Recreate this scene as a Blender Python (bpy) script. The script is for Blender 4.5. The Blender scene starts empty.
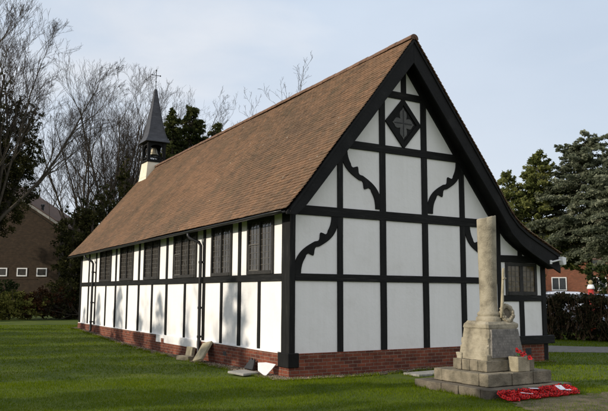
import bpy, math, random
import numpy as np
from mathutils import Vector, Matrix
random.seed(11); RNG = np.random.default_rng(11)
S = bpy.context.scene; COL = S.collection; R_ = math.radians; PI = math.pi

# ------------------------------------------------------------------ camera
cam = bpy.data.cameras.new('camera'); cam_o = bpy.data.objects.new('camera', cam); COL.objects.link(cam_o)
cam.sensor_fit = 'HORIZONTAL'; cam.sensor_width = 36; cam.lens = 41.57; cam.clip_end = 3000
_p, _r, _y = R_(7.204), R_(0.269), R_(31.038)
_fw = Vector((math.sin(_y), math.cos(_y), 0)); _rt = Vector((math.cos(_y), -math.sin(_y), 0)); _up = Vector((0, 0, 1))
_F = _fw*math.cos(_p)+_up*math.sin(_p); _U0 = _up*math.cos(_p)-_fw*math.sin(_p)
_R = _rt*math.cos(_r)+_U0*math.sin(_r); _U = _U0*math.cos(_r)-_rt*math.sin(_r)
cam_o.matrix_world = Matrix(((_R.x, _U.x, -_F.x, -7.406), (_R.y, _U.y, -_F.y, -12.86), (_R.z, _U.z, -_F.z, 1.716), (0, 0, 0, 1)))
S.camera = cam_o
S.render.resolution_x = 1024; S.render.resolution_y = 692

# ------------------------------------------------------------------ sun and sky
SUN_EL, SUN_AZ = 21.0, -81.5          # azimuth clockwise from +Y
sd = Vector((math.cos(R_(SUN_EL))*math.sin(R_(SUN_AZ)), math.cos(R_(SUN_EL))*math.cos(R_(SUN_AZ)), math.sin(R_(SUN_EL))))
sun = bpy.data.lights.new('sun', 'SUN'); sun.energy = 3.6; sun.angle = R_(0.6); sun.color = (1, .90, .76)
sun_o = bpy.data.objects.new('sun', sun); COL.objects.link(sun_o); sun_o.location = (-20, 0, 20)
sun_o.rotation_euler = sd.to_track_quat('Z', 'Y').to_euler()
W = bpy.data.worlds.new('World'); S.world = W; W.use_nodes = True
nt = W.node_tree; nt.nodes.clear()
wo = nt.nodes.new('ShaderNodeOutputWorld'); bg = nt.nodes.new('ShaderNodeBackground'); sky = nt.nodes.new('ShaderNodeTexSky')
sky.sky_type = 'NISHITA'; sky.sun_disc = False; sky.sun_elevation = R_(SUN_EL); sky.sun_rotation = R_(SUN_AZ)
sky.air_density = 1.0; sky.dust_density = 1.5; sky.ozone_density = 1.0
tc = nt.nodes.new('ShaderNodeTexCoord'); mp = nt.nodes.new('ShaderNodeMapping'); mp.inputs['Scale'].default_value = (1, 1, 2.6)
nz = nt.nodes.new('ShaderNodeTexNoise'); nz.inputs['Scale'].default_value = 1.7; nz.inputs['Detail'].default_value = 6; nz.inputs['Roughness'].default_value = .5
cr = nt.nodes.new('ShaderNodeMapRange'); cr.inputs['From Min'].default_value = .35; cr.inputs['From Max'].default_value = .68
cr.inputs['To Min'].default_value = .74; cr.inputs['To Max'].default_value = .97
mx = nt.nodes.new('ShaderNodeMix'); mx.data_type = 'RGBA'
mc = nt.nodes.new('ShaderNodeMix'); mc.data_type = 'RGBA'; mc.inputs[6].default_value = (4.8, 5.65, 6.8, 1); mc.inputs[7].default_value = (6.6, 6.85, 7.3, 1)   # blue haze / thin white cloud
n2 = nt.nodes.new('ShaderNodeTexNoise'); n2.inputs['Scale'].default_value = 2.3; n2.inputs['Detail'].default_value = 7; n2.inputs['Distortion'].default_value = .4
sx = nt.nodes.new('ShaderNodeSeparateXYZ'); c2 = nt.nodes.new('ShaderNodeMapRange'); c2.inputs['From Min'].default_value = .40; c2.inputs['From Max'].default_value = .64
c3 = nt.nodes.new('ShaderNodeMapRange'); c3.inputs['From Min'].default_value = .05; c3.inputs['From Max'].default_value = .5; c3.inputs['To Min'].default_value = .75; c3.inputs['To Max'].default_value = 0
ma = nt.nodes.new('ShaderNodeMath'); ma.operation = 'MAXIMUM'
nt.links.new(mp.outputs[0], n2.inputs['Vector']); nt.links.new(n2.outputs[0], c2.inputs[0]); nt.links.new(tc.outputs['Generated'], sx.inputs[0]); nt.links.new(sx.outputs[2], c3.inputs[0])
nt.links.new(c2.outputs[0], ma.inputs[0]); nt.links.new(c3.outputs[0], ma.inputs[1]); nt.links.new(ma.outputs[0], mc.inputs[0]); m4 = nt.nodes.new('ShaderNodeMix'); m4.data_type = 'RGBA'; m4.inputs[7].default_value = (7.1, 7.25, 7.75, 1)   # brighter, warmer sky added unseen behind the camera to lift the gable wall
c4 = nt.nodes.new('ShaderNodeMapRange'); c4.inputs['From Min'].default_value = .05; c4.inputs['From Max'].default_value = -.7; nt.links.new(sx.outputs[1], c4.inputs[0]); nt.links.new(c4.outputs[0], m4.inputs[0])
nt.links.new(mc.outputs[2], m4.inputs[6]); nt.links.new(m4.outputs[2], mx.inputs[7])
nt.links.new(tc.outputs['Generated'], mp.inputs[0]); nt.links.new(mp.outputs[0], nz.inputs['Vector'])
nt.links.new(nz.outputs[0], cr.inputs[0]); nt.links.new(cr.outputs[0], mx.inputs[0])
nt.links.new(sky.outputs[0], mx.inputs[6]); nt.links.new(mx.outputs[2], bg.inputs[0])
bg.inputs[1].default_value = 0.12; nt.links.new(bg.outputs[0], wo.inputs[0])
S.view_settings.view_transform = 'Standard'; S.view_settings.look = 'None'
S.view_settings.exposure = 0.10; S.view_settings.gamma = 1; S.view_settings.use_curve_mapping = False
S.render.engine = 'CYCLES'

# ------------------------------------------------------------------ materials
def newmat(name):
    m = bpy.data.materials.new(name); m.use_nodes = True; n = m.node_tree
    return m, n, n.nodes['Principled BSDF']
def N(n, t, **kw):
    x = n.nodes.new(t)
    for k, v in kw.items(): x.inputs[k.replace('_', ' ')].default_value = v
    return x
def ramp(n, stops):
    r = n.nodes.new('ShaderNodeValToRGB'); e = r.color_ramp.elements
    while len(e) < len(stops): e.new(.5)
    for el, (p, c) in zip(e, stops): el.position = p; el.color = (*c, 1)
    return r
def noise_mat(name, stops, scale=4, rough=.8, bump=.0, bscale=60, detail=8, coord='Object', attr=None, attr_w=.5, spec=.3, sub=0, stretch=None, metal=0):
    m, n, b = newmat(name); L = n.links.new
    t = N(n, 'ShaderNodeTexCoord'); nz = N(n, 'ShaderNodeTexNoise', Scale=scale, Detail=detail, Roughness=.6)
    src = t.outputs[coord]
    if stretch:
        mp = N(n, 'ShaderNodeMapping'); mp.inputs['Scale'].default_value = stretch; L(src, mp.inputs[0]); src = mp.outputs[0]
    L(src, nz.inputs['Vector']); fac = nz.outputs[0]
    if attr:
        a = n.nodes.new('ShaderNodeAttribute'); a.attribute_name = attr
        mm = N(n, 'ShaderNodeMix'); mm.inputs[0].default_value = attr_w; L(fac, mm.inputs[2]); L(a.outputs['Fac'], mm.inputs[3]); fac = mm.outputs[0]
    r = ramp(n, stops); L(fac, r.inputs[0]); L(r.outputs[0], b.inputs['Base Color'])
    b.inputs['Roughness'].default_value = rough; b.inputs['Specular IOR Level'].default_value = spec; b.inputs['Metallic'].default_value = metal
    if bump:
        n2 = N(n, 'ShaderNodeTexNoise', Scale=bscale, Detail=5); L(src, n2.inputs['Vector'])
        bp = N(n, 'ShaderNodeBump', Strength=bump, Distance=.02); L(n2.outputs[0], bp.inputs['Height']); L(bp.outputs[0], b.inputs['Normal'])
    return m
M = {}
M['timber'] = noise_mat('black_timber', [(.3, (.006, .006, .006)), (.6, (.010, .010, .0095)), (.8, (.024, .023, .021))], 5, .65, .35, 30, stretch=(1, 1, .35), spec=.15)
M['timber_x'] = noise_mat('black_timber_rail', [(.3, (.006, .006, .006)), (.58, (.011, .011, .0105)), (.72, (.034, .032, .029))], 3, .65, .5, 9, stretch=(.6, 5, 7), spec=.18)
M['timber_y'] = noise_mat('black_timber_side_rail', [(.3, (.006, .006, .006)), (.58, (.011, .011, .0105)), (.72, (.034, .032, .029))], 3, .65, .5, 9, stretch=(5, .6, 7), spec=.18)
M['timber_z'] = noise_mat('black_timber_post', [(.3, (.006, .006, .006)), (.58, (.011, .011, .0105)), (.72, (.034, .032, .029))], 3, .65, .5, 9, stretch=(7, 5, .6), spec=.18)
M['barge'] = noise_mat('weathered_black_board', [(.3, (.008, .008, .008)), (.6, (.013, .013, .013)), (.8, (.028, .027, .026))], 3, .65, .35, 25, spec=.15)
M['iron'] = noise_mat('black_painted_iron', [(.3, (.012, .012, .013)), (.8, (.028, .028, .028))], 9, .4, .1, 60, spec=.4)
def plaster():
    m, n, b = newmat('white_plaster'); L = n.links.new
    t = N(n, 'ShaderNodeTexCoord'); a = N(n, 'ShaderNodeTexNoise', Scale=1.1, Detail=9, Roughness=.65); L(t.outputs['Object'], a.inputs['Vector'])
    r = ramp(n, [(.25, (.77, .75, .725)), (.45, (.84, .825, .805)), (.7, (.87, .855, .84))]); L(a.outputs[0], r.inputs[0])
    mp = N(n, 'ShaderNodeMapping'); mp.inputs['Scale'].default_value = (7, 7, .5); L(t.outputs['Object'], mp.inputs[0])
    s = N(n, 'ShaderNodeTexNoise', Scale=1.0, Detail=6, Roughness=.7); L(mp.outputs[0], s.inputs['Vector'])
    r2 = ramp(n, [(.25, (.88, .88, .86)), (.55, (1, 1, 1))]); L(s.outputs[0], r2.inputs[0])
    mm = N(n, 'ShaderNodeMix'); mm.data_type = 'RGBA'; mm.blend_type = 'MULTIPLY'; mm.inputs[0].default_value = .45
    L(r.outputs[0], mm.inputs[6]); L(r2.outputs[0], mm.inputs[7]); L(mm.outputs[2], b.inputs['Base Color'])
    b.inputs['Roughness'].default_value = .85; b.inputs['Specular IOR Level'].default_value = .2
    n1 = N(n, 'ShaderNodeTexNoise', Scale=3, Detail=10, Roughness=.7); L(t.outputs['Object'], n1.inputs['Vector'])
    bp = N(n, 'ShaderNodeBump', Strength=.55, Distance=.025); L(n1.outputs[0], bp.inputs['Height']); L(bp.outputs[0], b.inputs['Normal'])
    return m
M['plaster'] = plaster()
def lichen(m):
    n = m.node_tree; L = n.links.new; b = n.nodes['Principled BSDF']; src = b.inputs['Base Color'].links[0].from_socket
    t = N(n, 'ShaderNodeTexCoord'); v = N(n, 'ShaderNodeTexVoronoi', Scale=2.6); L(t.outputs['Object'], v.inputs['Vector'])
    n4 = N(n, 'ShaderNodeTexNoise', Scale=1.3, Detail=3); L(t.outputs['Object'], n4.inputs['Vector'])
    r1 = ramp(n, [(.045, (1, 1, 1)), (.075, (0, 0, 0))]); L(v.outputs['Distance'], r1.inputs[0]); r2 = ramp(n, [(.47, (0, 0, 0)), (.53, (1, 1, 1))]); L(n4.outputs[0], r2.inputs[0])
    mu = n.nodes.new('ShaderNodeMath'); mu.operation = 'MULTIPLY'; L(r1.outputs[0], mu.inputs[0]); L(r2.outputs[0], mu.inputs[1])
    n5 = N(n, 'ShaderNodeTexNoise', Scale=.9, Detail=8, Roughness=.7); L(t.outputs['Object'], n5.inputs['Vector'])
    r5 = ramp(n, [(.5, (0, 0, 0)), (.68, (.55, .55, .55))]); L(n5.outputs[0], r5.inputs[0])
    m0 = N(n, 'ShaderNodeMix'); m0.data_type = 'RGBA'; m0.inputs[7].default_value = (.075, .066, .042, 1); L(r5.outputs[0], m0.inputs[0]); L(src, m0.inputs[6])
    mm = N(n, 'ShaderNodeMix'); mm.data_type = 'RGBA'; mm.inputs[7].default_value = (.42, .40, .34, 1); L(mu.outputs[0], mm.inputs[0]); L(m0.outputs[2], mm.inputs[6]); L(mm.outputs[2], b.inputs['Base Color'])
def brick(name, c1, c2, mortar, bw=.225, bh=.075, dark=(.09, .05, .04)):
    m, n, b = newmat(name); L = n.links.new
    t = N(n, 'ShaderNodeTexCoord'); wn = N(n, 'ShaderNodeTexNoise', Scale=6, Detail=3)
    L(t.outputs['UV'], wn.inputs['Vector'])
    va = n.nodes.new('ShaderNodeVectorMath'); va.operation = 'MULTIPLY_ADD'; va.inputs[1].default_value = (.012, .012, 0)
    L(wn.outputs['Color'], va.inputs[0]); L(t.outputs['UV'], va.inputs[2])
    bk = n.nodes.new('ShaderNodeTexBrick'); bk.inputs['Scale'].default_value = 1; bk.inputs['Brick Width'].default_value = bw; bk.inputs['Row Height'].default_value = bh
    bk.inputs['Mortar Size'].default_value = .006; bk.inputs['Mortar Smooth'].default_value = .3; bk.inputs['Bias'].default_value = .0
    bk.inputs['Color1'].default_value = (*c1, 1); bk.inputs['Color2'].default_value = (*c2, 1); bk.inputs['Mortar'].default_value = (*mortar, 1)
    L(va.outputs[0], bk.inputs['Vector'])
    nz = N(n, 'ShaderNodeTexNoise', Scale=3.5, Detail=9, Roughness=.75); L(t.outputs['UV'], nz.inputs['Vector'])
    r = ramp(n, [(.33, dark), (.5, (.6, .55, .5)), (.72, (1, .97, .9))]); L(nz.outputs[0], r.inputs[0])
    mm = N(n, 'ShaderNodeMix'); mm.data_type = 'RGBA'; mm.blend_type = 'MULTIPLY'; mm.inputs[0].default_value = .72
    L(bk.outputs[0], mm.inputs[6]); L(r.outputs[0], mm.inputs[7]); L(mm.outputs[2], b.inputs['Base Color'])
    b.inputs['Roughness'].default_value = .9; b.inputs['Specular IOR Level'].default_value = .2
    ad = n.nodes.new('ShaderNodeMath'); ad.operation = 'MULTIPLY_ADD'; ad.inputs[1].default_value = -1.0
    n3 = N(n, 'ShaderNodeTexNoise', Scale=45, Detail=4); L(t.outputs['UV'], n3.inputs['Vector'])
    L(bk.outputs['Fac'], ad.inputs[0]); L(n3.outputs[0], ad.inputs[2])
    bp = N(n, 'ShaderNodeBump', Strength=.8, Distance=.008); L(ad.outputs[0], bp.inputs['Height']); L(bp.outputs[0], b.inputs['Normal'])
    return m
M['brick'] = brick('red_plinth_brick', (.31, .095, .055), (.14, .05, .036), (.32, .27, .22), dark=(.18, .16, .15))
M['oldbrick'] = brick('brown_house_brick', (.082, .056, .036), (.056, .041, .028), (.07, .06, .05), dark=(.4, .4, .4))  # brown brick, its colour darkened to carry tree shade on the house
M['redbrick'] = brick('red_house_brick', (.33, .12, .07), (.24, .10, .06), (.22, .18, .15), dark=(.5, .5, .5))
M['tile'] = noise_mat('clay_roof_tile', [(.22, (.066, .043, .029)), (.42, (.138, .088, .055)), (.58, (.21, .121, .07)), (.78, (.275, .163, .095))], .38, .85, .3, 40, attr='tint', attr_w=.4, detail=10)
lichen(M['tile'])
M['ridge'] = noise_mat('ridge_tile', [(.3, (.10, .06, .04)), (.6, (.17, .095, .06)), (.8, (.22, .15, .10))], 5, .85, .3, 30)
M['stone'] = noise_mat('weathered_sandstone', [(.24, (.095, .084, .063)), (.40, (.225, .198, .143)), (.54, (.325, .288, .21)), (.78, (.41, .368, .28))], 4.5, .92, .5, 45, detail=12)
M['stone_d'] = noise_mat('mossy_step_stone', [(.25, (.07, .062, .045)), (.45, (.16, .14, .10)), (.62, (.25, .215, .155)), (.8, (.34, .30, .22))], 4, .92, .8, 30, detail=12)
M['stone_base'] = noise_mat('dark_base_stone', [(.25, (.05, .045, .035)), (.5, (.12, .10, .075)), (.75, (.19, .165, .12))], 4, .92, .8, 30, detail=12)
M['slab'] = noise_mat('paving_slab_stone', [(.3, (.24, .21, .14)), (.7, (.42, .37, .26))], 6, .9, .5, 50)
M['slab_g'] = noise_mat('grey_concrete_slab', [(.3, (.21, .205, .185)), (.7, (.36, .35, .32))], 6, .9, .4, 50)
M['white'] = noise_mat('white_paint', [(.3, (.72, .72, .70)), (.7, (.82, .82, .82))], 4, .5, .1, 40)
M['slate'] = noise_mat('dark_slate', [(.3, (.015, .015, .016)), (.7, (.04, .04, .042))], 6, .6, .3, 30)
M['lead'] = noise_mat('spire_slate', [(.3, (.030, .031, .036)), (.55, (.052, .054, .062)), (.8, (.085, .088, .098))], 4, .55, .5, 14, stretch=(1, 1, 3), spec=.4)
M['cream'] = noise_mat('cream_render', [(.3, (.62, .57, .44)), (.7, (.76, .71, .58))], 3, .85, .2, 20)
M['bronze'] = noise_mat('bell_bronze', [(.3, (.16, .14, .10)), (.7, (.30, .27, .20))], 5, .45, .1, 20, metal=.7)
M['tracery'] = noise_mat('grey_tracery', [(.3, (.075, .075, .074)), (.7, (.13, .127, .122))], 8, .7, .5, 35)
M['gravel'] = noise_mat('gravel', [(.3, (.07, .052, .036)), (.5, (.145, .108, .075)), (.7, (.25, .195, .14))], 45, .95, 1.0, 60, detail=4)
M['pebble'] = noise_mat('pebble', [(.2, (.07, .05, .036)), (.5, (.165, .12, .083)), (.8, (.32, .26, .195))], 3, .9, .1, 60, attr='tint', attr_w=.9)
M['path'] = noise_mat('path_tarmac', [(.3, (.10, .095, .085)), (.7, (.20, .19, .17))], 8, .95, .5, 60)
M['paving'] = noise_mat('mossy_paving', [(.28, (.045, .055, .018)), (.45, (.10, .085, .045)), (.6, (.17, .13, .085)), (.75, (.10, .11, .03))], 3.5, .95, .8, 40, detail=12)
M['tarmac'] = noise_mat('road_tarmac', [(.3, (.04, .04, .04)), (.7, (.07, .07, .068))], 20, .9, .3, 90)
M['bark'] = noise_mat('bark', [(.3, (.034, .028, .021)), (.7, (.09, .075, .055))], 6, .95, .5, 25)
M['twig'] = noise_mat('twig', [(.3, (.028, .022, .017)), (.7, (.065, .05, .038))], 2, .9)
M['twig_br'] = noise_mat('brown_twig', [(.3, (.075, .045, .025)), (.7, (.17, .10, .055))], 2, .9)
def leafm(name, stops, w=.65, trans=.3):
    m = noise_mat(name, stops, .6, .7, 0, attr='tint', attr_w=w, spec=.05); n = m.node_tree; b = n.nodes['Principled BSDF']; o = n.nodes['Material Output']
    tr = n.nodes.new('ShaderNodeBsdfTranslucent'); ms = N(n, 'ShaderNodeMixShader'); ms.inputs[0].default_value = trans
    n.links.new(b.inputs['Base Color'].links[0].from_socket, tr.inputs[0])
    n.links.new(b.outputs[0], ms.inputs[1]); n.links.new(tr.outputs[0], ms.inputs[2]); n.links.new(ms.outputs[0], o.inputs[0])
    return m
M['ivy'] = leafm('ivy_leaf', [(.2, (.016, .018, .007)), (.5, (.046, .048, .016)), (.8, (.11, .10, .034))])
M['laurel'] = leafm('bush_leaf', [(.2, (.06, .07, .016)), (.5, (.17, .17, .04)), (.8, (.34, .30, .09))])
M['conif'] = leafm('dark_conifer_needle', [(.2, (.018, .024, .008)), (.5, (.045, .056, .017)), (.8, (.095, .10, .032))])
M['conif_y'] = leafm('yellowish_conifer_needle', [(.2, (.05, .062, .018)), (.5, (.145, .165, .05)), (.8, (.26, .26, .09))], trans=.45)
M['cedar'] = leafm('blue_cedar_needle', [(.2, (.062, .075, .045)), (.5, (.175, .195, .125)), (.8, (.32, .335, .235))], trans=.45)
M['hedge'] = leafm('hedge_leaf', [(.2, (.010, .012, .006)), (.5, (.034, .033, .015)), (.75, (.075, .052, .027)), (.9, (.11, .085, .05))])
M['yew'] = leafm('clipped_hedge_leaf', [(.2, (.012, .022, .008)), (.5, (.03, .045, .014)), (.8, (.055, .07, .022))])
M['shrub'] = leafm('brown_shrub_leaf', [(.2, (.022, .012, .006)), (.5, (.065, .03, .014)), (.8, (.12, .055, .026))])
M['grassb'] = leafm('grass_blade', [(.15, (.038, .064, .001)), (.4, (.094, .142, .002)), (.65, (.148, .194, .004)), (.85, (.24, .228, .016))], .45)
M['lawn'] = noise_mat('lawn_turf', [(.25, (.028, .046, .003)), (.45, (.055, .083, .005)), (.6, (.083, .108, .007)), (.8, (.12, .122, .016))], .9, .95, .8, 35, detail=12)
M['petal'] = noise_mat('poppy_petal', [(.3, (.42, .008, .010)), (.7, (.68, .022, .02))], 20, .6, .1, 40)
M['card'] = noise_mat('white_card', [(.3, (.66, .67, .72)), (.7, (.78, .78, .82))], 9, .7)
M['leafg'] = noise_mat('poppy_leaf', [(.3, (.03, .09, .02)), (.7, (.06, .16, .04))], 9, .6)
M['blackc'] = noise_mat('poppy_centre', [(.3, (.008, .008, .008)), (.7, (.02, .02, .02))], 9, .5)
M['rubber'] = noise_mat('tyre_rubber', [(.3, (.012, .012, .012)), (.7, (.025, .025, .025))], 9, .85)
M['chrome'] = noise_mat('alloy', [(.3, (.45, .45, .46)), (.7, (.6, .6, .6))], 9, .3, metal=.8)
M['red'] = noise_mat('red_paint', [(.3, (.30, .025, .02)), (.7, (.42, .045, .035))], 4, .5)
M['tan'] = noise_mat('tan_cap', [(.3, (.25, .19, .09)), (.7, (.36, .28, .14))], 4, .5)
M['housetile'] = noise_mat('house_roof_tile', [(.3, (.07, .045, .035)), (.7, (.14, .085, .06))], 3, .9, .5, 20)
M['orange'] = noise_mat('orange_roof', [(.3, (.30, .13, .06)), (.7, (.40, .19, .09))], 3, .9, .3, 20)
def paint(name, c):
    m, n, b = newmat(name); b.inputs['Base Color'].default_value = (*c, 1); b.inputs['Roughness'].default_value = .3
    b.inputs['Coat Weight'].default_value = .6; b.inputs['Metallic'].default_value = .2
    nz = N(n, 'ShaderNodeTexNoise', Scale=3); r = ramp(n, [(.3, tuple(x*.85 for x in c)), (.7, c)]); n.links.new(nz.outputs[0], r.inputs[0]); n.links.new(r.outputs[0], b.inputs['Base Color'])
    return m
M['silver'] = paint('pale_silver_paint', (.62, .66, .74)); M['blue'] = paint('grey_blue_paint', (.30, .36, .48))
def glass(name, c, rough=.12, var=.35):
    m, n, b = newmat(name); L = n.links.new; t = N(n, 'ShaderNodeTexCoord')
    nz = N(n, 'ShaderNodeTexNoise', Scale=7, Detail=3); L(t.outputs['Object'], nz.inputs['Vector'])
    r = ramp(n, [(.3, tuple(x*(1-var) for x in c)), (.7, tuple(x*(1+var) for x in c))]); L(nz.outputs[0], r.inputs[0]); L(r.outputs[0], b.inputs['Base Color'])
    b.inputs['Roughness'].default_value = rough; b.inputs['Specular IOR Level'].default_value = .5
    bp = N(n, 'ShaderNodeBump', Strength=.5, Distance=.012); L(nz.outputs[0], bp.inputs['Height']); L(bp.outputs[0], b.inputs['Normal'])
    return m
M['glass'] = glass('old_window_glass', (.045, .040, .034), .07); M['cglass'] = glass('car_glass', (.03, .035, .04), .05, .1)
M['amber'] = glass('amber_leaded_glass', (.10, .075, .038), .2)  # amber base colour for the gable window panes
M['came'] = noise_mat('lead_came', [(.3, (.075, .07, .062)), (.7, (.13, .122, .108))], 9, .6)
M['winframe'] = noise_mat('dark_window_frame', [(.3, (.016, .015, .014)), (.7, (.040, .037, .033))], 6, .6, .3, 30)
def plaque():
    m, n, b = newmat('engraved_granite'); L = n.links.new; t = N(n, 'ShaderNodeTexCoord')
    bk = n.nodes.new('ShaderNodeTexBrick'); bk.inputs['Scale'].default_value = 1; bk.inputs['Brick Width'].default_value = .027; bk.inputs['Row Height'].default_value = .048
    bk.inputs['Mortar Size'].default_value = .010; bk.inputs['Mortar Smooth'].default_value = .2; bk.inputs['Bias'].default_value = -.1
    L(t.outputs['UV'], bk.inputs['Vector'])
    bk.inputs['Color1'].default_value = (.30, .285, .26, 1); bk.inputs['Color2'].default_value = (.10, .095, .085, 1); bk.inputs['Mortar'].default_value = (.16, .15, .135, 1)
    nz = N(n, 'ShaderNodeTexNoise', Scale=9, Detail=6); L(t.outputs['UV'], nz.inputs['Vector'])
    r = ramp(n, [(.3, (.6, .6, .58)), (.7, (1.15, 1.12, 1.08))]); L(nz.outputs[0], r.inputs[0])
    mm = N(n, 'ShaderNodeMix'); mm.data_type = 'RGBA'; mm.blend_type = 'MULTIPLY'; mm.inputs[0].default_value = 1
    L(bk.outputs[0], mm.inputs[6]); L(r.outputs[0], mm.inputs[7]); L(mm.outputs[2], b.inputs['Base Color']); b.inputs['Roughness'].default_value = .7
    return m
M['plaque'] = plaque()

# ------------------------------------------------------------------ helpers
OFF = {}
def root_of(o):
    while o.parent: o = o.parent
    return o
def tag(o, label=None, cat=None, group=None, kind=None):
    if label: o['label'] = label
    if cat: o['category'] = cat
    if group: o['group'] = group
    if kind: o['kind'] = kind
    return o
def thing(name, loc, label, cat, group=None, rz=0):
    o = bpy.data.objects.new(name, None); COL.objects.link(o); o.empty_display_size = .2
    o.location = loc; o.rotation_euler = (0, 0, rz); OFF[o.name] = Vector(loc)
    return tag(o, label, cat, group)
def mesh_np(name, V, F, mat, parent=None, smooth=False, tint=None, uv=None, offset=True):
    """V (n,3); F list of faces or (m,k) array"""
    me = bpy.data.meshes.new(name)
    V = np.asarray(V, dtype=np.float32)
    if parent is not None and offset: V = V - np.array(OFF.get(root_of(parent).name, (0, 0, 0)), dtype=np.float32)
    if isinstance(F, np.ndarray):
        m, k = F.shape
        me.vertices.add(len(V)); me.vertices.foreach_set('co', V.ravel())
        me.loops.add(m*k); me.loops.foreach_set('vertex_index', F.astype(np.int32).ravel())
        me.polygons.add(m); me.polygons.foreach_set('loop_start', np.arange(0, m*k, k, dtype=np.int32))
        me.update(calc_edges=True)
    else:
        me.from_pydata(V.tolist(), [], F); me.update()
    if tint is not None:
        a = me.attributes.new('tint', 'FLOAT', 'POINT'); a.data.foreach_set('value', np.asarray(tint, dtype=np.float32))
    if uv is not None:
        l = me.uv_layers.new(name='UVMap')
        l.data.foreach_set('uv', np.asarray(uv, dtype=np.float32).ravel())
    if smooth: me.polygons.foreach_set('use_smooth', np.ones(len(me.polygons), dtype=bool))
    me.materials.append(mat)
    o = bpy.data.objects.new(name, me); COL.objects.link(o)
    if parent is not None: o.parent = parent
    return o
class MB:
    def __init__(s): s.v = []; s.f = []
    def add(s, v, f):
        k = len(s.v); s.v += [tuple(p) for p in v]; s.f += [tuple(i+k for i in q) for q in f]; return s
    def box(s, x0, x1, y0, y1, z0, z1):
        return s.add([(x0, y0, z0), (x1, y0, z0), (x1, y1, z0), (x0, y1, z0), (x0, y0, z1), (x1, y0, z1), (x1, y1, z1), (x0, y1, z1)],
              [(3, 2, 1, 0), (4, 5, 6, 7), (0, 1, 5, 4), (1, 2, 6, 5), (2, 3, 7, 6), (3, 0, 4, 7)])
    def obox(s, c, size, mat):
        hx, hy, hz = [q/2 for q in size]; b = MB().box(-hx, hx, -hy, hy, -hz, hz)
        return s.add([Vector(c)+mat@Vector(p) for p in b.v], b.f)
    def prism(s, poly, fn, d0, d1):
        """poly: 2D list; fn(a,b,d)->3D"""
        n = len(poly); v = [fn(a, b, d0) for a, b in poly]+[fn(a, b, d1) for a, b in poly]
        ar = sum(poly[i][0]*poly[(i+1) % n][1]-poly[(i+1) % n][0]*poly[i][1] for i in range(n))
        f = [tuple(range(n))[::-1], tuple(range(n, 2*n))]+[(i, (i+1) % n, n+(i+1) % n, n+i) for i in range(n)]
        return s.add(v, f)
    def tube(s, pts, rad, n=8, cap=True):
        pts = [Vector(p) for p in pts]; rad = rad if isinstance(rad, (list, tuple)) else [rad]*len(pts)
        rings = []
        for i, p in enumerate(pts):
            d = (pts[min(i+1, len(pts)-1)]-pts[max(i-1, 0)]).normalized()
            a = d.orthogonal().normalized() if abs(d.z) > .9 else d.cross(Vector((0, 0, 1))).normalized()
            b = d.cross(a)
            rings.append([p+(a*math.cos(2*PI*k/n)+b*math.sin(2*PI*k/n))*rad[i] for k in range(n)])
        v = [q for r in rings for q in r]; f = []
        for i in range(len(pts)-1):
            for k in range(n): f.append((i*n+k, i*n+(k+1) % n, (i+1)*n+(k+1) % n, (i+1)*n+k))
        if cap: f.append(tuple(range(n))[::-1]); f.append(tuple((len(pts)-1)*n+k for k in range(n)))
        return s.add(v, f)
    def lathe(s, prof, c, n=24):
        cx, cy, cz = c; v = []; f = []
        for r, z in prof: v += [(cx+r*math.cos(2*PI*k/n), cy+r*math.sin(2*PI*k/n), cz+z) for k in range(n)]
        for i in range(len(prof)-1):
            for k in range(n): f.append((i*n+k, i*n+(k+1) % n, (i+1)*n+(k+1) % n, (i+1)*n+k))
        f.append(tuple(range(n))[::-1]); f.append(tuple((len(prof)-1)*n+k for k in range(n)))
        return s.add(v, f)
    def sphere(s, c, r, n=10, sq=(1, 1, 1)):
        pr = [(math.sin(PI*i/n)*r+1e-4, -math.cos(PI*i/n)*r) for i in range(n+1)]
        b = MB().lathe(pr, (0, 0, 0), n*2)
        return s.add([(c[0]+p[0]*sq[0], c[1]+p[1]*sq[1], c[2]+p[2]*sq[2]) for p in b.v], b.f)
    def build(s, name, mat, parent=None, bevel=0, smooth=False, label=None, fix=True, seg=1):
        uv = []
        V = [Vector(p) for p in s.v]
        for q in s.f:
            nrm = Vector((0, 0, 0))
            for i in range(len(q)):
                a, b = V[q[i]], V[q[(i+1) % len(q)]]
                nrm += Vector(((a.y-b.y)*(a.z+b.z), (a.z-b.z)*(a.x+b.x), (a.x-b.x)*(a.y+b.y)))
            ax = max(range(3), key=lambda i: abs(nrm[i]))
            for i in q:
                p = V[i]; uv.append((p.y, p.z) if ax == 0 else (p.x, p.z) if ax == 1 else (p.x, p.y))
        o = mesh_np(name, np.array(s.v), s.f, mat, parent, smooth, uv=uv)
        if fix:
            import bmesh
            bm = bmesh.new(); bm.from_mesh(o.data); bmesh.ops.recalc_face_normals(bm, faces=bm.faces); bm.to_mesh(o.data); bm.free()
        if bevel:
            b = o.modifiers.new('bevel', 'BEVEL'); b.width = bevel; b.segments = seg; b.limit_method = 'ANGLE'; b.angle_limit = R_(40)
        if label: o['label'] = label
        return o
def rough_up(o, amp, cuts=3, scale=9, seed=0):
    """subdivide and jitter a mesh so stone edges are uneven"""
    import bmesh
    from mathutils import noise
    bm = bmesh.new(); bm.from_mesh(o.data)
    bmesh.ops.subdivide_edges(bm, edges=bm.edges, cuts=cuts, use_grid_fill=True)
    for v in bm.verts:
        q = v.co*scale+Vector((seed*7.3, seed*3.1, 0)); v.co += v.normal*noise.noise(q)*amp+Vector(noise.noise_vector(q*1.7))*amp*.6
    bm.to_mesh(o.data); bm.free()
def sm(t): t = max(0, min(1, t)); return t*t*(3-2*t)
def gh(x, y):   # gentle rise of the ground towards the far end
    return .28*sm((y-8)/12)

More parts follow.
